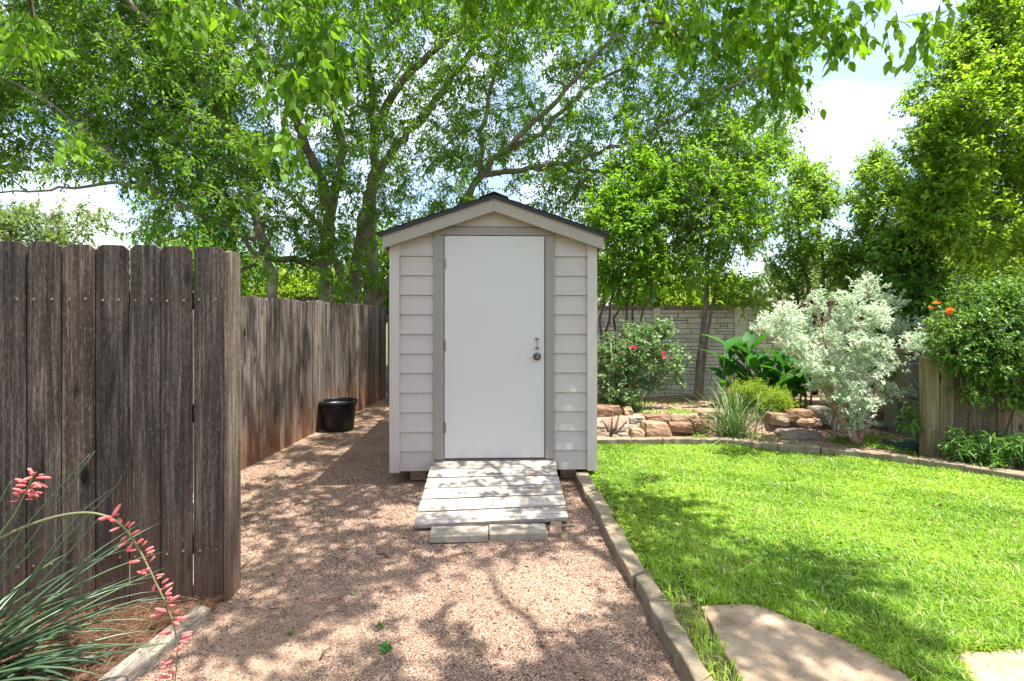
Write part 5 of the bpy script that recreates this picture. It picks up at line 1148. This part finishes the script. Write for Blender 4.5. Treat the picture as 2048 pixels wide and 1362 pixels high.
# weeds and ground cover in the bed
n = 9000; px = rg.uniform(1195, 1860, n); dd = np.array([d_edge(a) for a in px]) + .16 + rg.random(n) ** 1.4 * 2.6
bp = np.array([bedP(a, b_) for a, b_ in zip(px, dd)]); f = np.sin(bp[:, 0] * 3.1) + np.sin(bp[:, 1] * 4.3 + bp[:, 0] * 2) + .8 * np.sin(bp[:, 0] * 9 + bp[:, 1] * 5); ok = f > .75; bp = bp[ok]; n = len(bp)
az = rg.uniform(0, 6.283, n); D = np.stack([np.sin(az), np.cos(az), rg.uniform(.1, 1.6, n)], 1); V, F, rn = leaf_mesh(bp, D, rg.normal(0, .5, (n, 3)) + (0, 0, 1), rg.uniform(.025, .07, n), rg.uniform(.008, .02, n), 'lance', rg.random(n)); o = np_mesh('bed_weeds', V, F, LEAF['bright'], rnd=rn); o['kind'] = 'stuff'

# ------------------------------------------------------------------ pebbles, straw, litter
def pebbles(P3, rad, mat, name, rg, flat=.6):
    n = len(P3); V = []
    rx = rad * rg.uniform(.75, 1.3, n); ry_ = rad * rg.uniform(.75, 1.3, n); hz = rad * flat * rg.uniform(.7, 1.3, n); ph = rg.uniform(0, 6.28, n)
    for (s, z) in ((1.0, -.1), (.86, .55), (.45, .95)):
        for k in range(5):
            a = ph + 1.2566 * k; j = rg.uniform(.82, 1.15, n); V.append(P3 + np.stack([np.cos(a) * rx * s * j, np.sin(a) * ry_ * s * j, hz * z], 1))
    V = np.stack(V, 1).reshape(-1, 3); b = (np.arange(n) * 15)[:, None]; Q = [b + [r_ * 5 + k, r_ * 5 + (k + 1) % 5, r_ * 5 + 5 + (k + 1) % 5, r_ * 5 + 5 + k] for r_ in (0, 1) for k in range(5)]
    rn = rg.random(n); o = np_mesh(name, V, [np.concatenate(Q, 0), b + [10, 11, 12, 13, 14]], mat, rnd=np.concatenate([rn] * 11)); o['kind'] = 'stuff'; return o
N = 210000; d = 1.9 + 3.6 * rg.random(N) ** 1.5; r = rg.uniform(-2.7, 1.1, N); x = RT[0] * r + FW[0] * d; y = RT[1] * r + FW[1] * d
gp = [tuple(q[:2]) for q in [G(*t, .0) for t in DL]][::-1]; gpoly = gp[:] + [tuple(W(-.95, 4.95)[:2])] + [tuple(W(-2.70, 5.6)[:2]), tuple(W(-2.75, 4.6)[:2]), tuple(W(-1.54, 2.74)[:2])] + [tuple(G(*t, 0)[:2]) for t in TR[0:]]
gpoly = [tuple(G(*t, 0)[:2]) for t in DL] + [tuple(G(*t, 0)[:2]) for t in TR[::-1]] + [tuple(W(-1.50, 2.74)[:2]), tuple(W(-2.72, 4.6)[:2]), tuple(W(-2.66, 5.6)[:2]), tuple(W(-1.0, 4.95)[:2])]
pt = np.sin(x * 4.1 + y * 2.2) + np.sin(y * 5.3 - x * 1.7) + .7 * np.sin(x * 9.7 + 2) * np.sin(y * 8.1)
ok = inpoly(x, y, gpoly) & (rg.random(N) < np.clip(.78 - .42 * pt, .10, 1) * np.clip(3.0 / d, .3, 1))
x, y, d = x[ok], y[ok], d[ok]; pebbles(np.stack([x, y, gravel_z(x, y) + .001], 1), rg.uniform(.0022, .0052, len(x)) * np.clip(d / 3, .9, 1.4), MAT['pebble'], 'gravel', rg)
def straw(P3, ln, rad, mat, name, rg, zl=.012, elv=.15):
    n = len(P3); az = rg.uniform(0, 6.283, n); el = rg.normal(0, elv, n); D = np.stack([np.sin(az) * np.cos(el), np.cos(az) * np.cos(el), np.abs(np.sin(el))], 1); V, F = strands(P3 + np.array([0, 0, 1]) * rg.uniform(.001, zl, n)[:, None], D, ln, rad)
    rn = rg.random(n); o = np_mesh(name, V, [F], mat, rnd=np.concatenate([rn] * 3)); o['kind'] = 'stuff'; return o
mpoly = [tuple(v[:2]) for v in ml] + [tuple(W(-4.4, 1.3)[:2]), tuple(W(-4.2, 2.45)[:2]), tuple(W(-1.56, 2.70)[:2])]
N = 26000; x = rg.uniform(-4.2, -.6, N); y = rg.uniform(1.2, 3.0, N); ok = inpoly(x, y, mpoly); x, y = x[ok], y[ok]
straw(np.stack([x, y, np.full(len(x), .022)], 1), rg.uniform(.05, .14, len(x)), .0013, MAT['straw'], 'pine_straw', rg, .03, .22)
N = 7000; d = 2.0 + 7 * rg.random(N) ** 1.3; r = rg.uniform(-2.6, .9, N); x = RT[0] * r + FW[0] * d; y = RT[1] * r + FW[1] * d
pt = np.sin(x * 3.3 + 1) + np.sin(y * 2.7 + x); ok = (inpoly(x, y, gpoly) | ((d > 5) & (r < -1.05) & (r > -2.4))) & (rg.random(N) < np.clip(.42 + .4 * pt + .8 * (r < -2.25) + .5 * (r < -1.35) * (d < 3.3), .1, 1)); x, y = x[ok], y[ok]; n = len(x)
az = rg.uniform(0, 6.283, n); V, F, rn = leaf_mesh(np.stack([x, y, gravel_z(x, y) + rg.uniform(.004, .010, n)], 1), np.stack([np.sin(az), np.cos(az), rg.normal(0, .12, n)], 1), rg.normal(0, .25, (n, 3)) + (0, 0, 1), rg.uniform(.010, .042, n), rg.uniform(.003, .012, n), 'lance', rg.random(n)); o = np_mesh('leaf_litter', V, F, MAT['litter'], rnd=rn); o['kind'] = 'stuff'
N = 3800; px = rg.uniform(1195, 1900, N); dd = np.array([d_edge(a) for a in px]) + .14 + rg.random(N) * 2.9; bp = np.array([bedP(a, b_, .006) for a, b_ in zip(px, dd)]); n = N
az = rg.uniform(0, 6.283, n); V, F, rn = leaf_mesh(bp, np.stack([np.sin(az), np.cos(az), rg.normal(0, .2, n)], 1), rg.normal(0, .3, (n, 3)) + (0, 0, 1), rg.uniform(.02, .06, n), rg.uniform(.006, .02, n), 'lance', rg.random(n)); o = np_mesh('bed_litter', V, F, MAT['litter'], rnd=rn); o['kind'] = 'stuff'
# twigs lying on the gravel
tw = [((736, 1040), (768, 1034), 'forked twig on the gravel left of the ramp edge', 1), ((755, 1108), (778, 1116), 'curled dark twig on the gravel in the middle of the path', 1), ((478, 1140), (512, 1112), 'thick twig on the gravel beside the grey fence foot', 0), ((640, 1318), (664, 1292), 'single dark stick near the lower edge of the gravel', 0), ((540, 1218), (572, 1226), 'pale stick on the gravel below the near fence post', 0), ((470, 1040), (520, 1028), 'long thin twig beside the foot of the grey fence', 1), ((1122, 1056), (1150, 1052), 'small twig beside the wood block at the ramp corner', 0)]
for (a, b, lab, fk) in tw:
    A, B = G(*a, .008), G(*b, .010); mb = MB(); M_ = (A + B) / 2 + (rg.normal(0, .012), rg.normal(0, .012), .006); mb.tube([A, M_, B], [.0045, .0038, .002], 6)
    if fk: mb.tube([M_, M_ + (B - A) * .35 + np.array([rg.normal(0, .03), .04, .008])], [.003, .0012], 5)
    tag(mb.build('twig', MAT['bark_d'], None, smooth=True, loc=A), lab, 'twig', 'twigs on the gravel')
# green sprouts in the gravel
sp = [((760, 1252), .035, 9, 'pale sprout in the gravel just above the darkest weed'), ((769, 1296), .045, 15, 'darkest leafy weed in the foreground gravel'), ((582, 1264), .03, 8, 'small lime sprout in the gravel near the near fence timber'), ((714, 1186), .03, 6, 'tiny yellow-green sprout beside a bright sunny patch of gravel'), ((588, 934), .04, 9, 'weed sprout at the foot of the grey fence below the pot'), ((553, 952), .04, 9, 'weed sprout at the fence foot nearest the near fence'), ((1150, 1085), .028, 6, 'little weed beside the edging stone right of the pavers'), ((868, 1040), .03, 7, 'weed under the left edge of the ramp')]
for (q, s, n, lab) in sp:
    b = G(*q, .004); t = thing('weed_sprout', b, lab, 'weed', 'weeds in the gravel'); az = rg.uniform(0, 6.283, n); D = np.stack([np.sin(az), np.cos(az), rg.uniform(.0, .6, n)], 1)
    V, F, rn = leaf_mesh(b + rg.normal(0, s * .25, (n, 3)) * (1, 1, 0), D, rg.normal(0, .4, (n, 3)) + (0, 0, 1), s * .8 * rg.uniform(.5, 1.2, n), s * .36 * rg.uniform(.7, 1.2, n), 'ovate', rg.random(n)); np_mesh('leaves', V, F, LEAF['cover'] if n != 15 else LEAF['canna'], t, rnd=rn)
    mb = MB(); mb.tube([b + (0, 0, -.01), b + (0, 0, s * .4)], [.003, .002], 5); mb.build('stem', MAT['stem'], t)

# fallen leaves and little broad-leaved weeds in the lawn
n = 420; d = 2.2 + 3.4 * rg.random(n); r = rg.uniform(.6, 5, n); x = RT[0] * r + FW[0] * d; y = RT[1] * r + FW[1] * d; ok = in_lawn(x, y); x, y = x[ok], y[ok]; n = len(x); az = rg.uniform(0, 6.283, n)
V, F, rn = leaf_mesh(np.stack([x, y, rg.uniform(.075, .10, n)], 1), np.stack([np.sin(az), np.cos(az), rg.normal(0, .3, n)], 1), rg.normal(0, .4, (n, 3)) + (0, 0, 1), rg.uniform(.02, .05, n), rg.uniform(.008, .02, n), 'ovate', rg.random(n)); o = np_mesh('lawn_litter', V, F, MAT['litter'], rnd=rn); o['kind'] = 'stuff'
c = np.array([G(px, py, .06) for px, py in zip(rg.uniform(1240, 2000, 40), rg.uniform(930, 1240, 40))]); c = np.repeat(c, 16, 0) + rg.normal(0, .05, (640, 3)) * (1, 1, 0); ok = in_lawn(c[:, 0], c[:, 1]); c = c[ok]; n = len(c); c[:, 2] = rg.uniform(.06, .095, n); az = rg.uniform(0, 6.283, n)
V, F, rn = leaf_mesh(c, np.stack([np.sin(az), np.cos(az), rg.uniform(-.1, .5, n)], 1), rg.normal(0, .3, (n, 3)) + (0, 0, 1), rg.uniform(.02, .045, n), rg.uniform(.012, .022, n), 'ovate', rg.random(n)); o = np_mesh('lawn_weeds', V, F, LEAF['cover'], rnd=rn); o['kind'] = 'stuff'
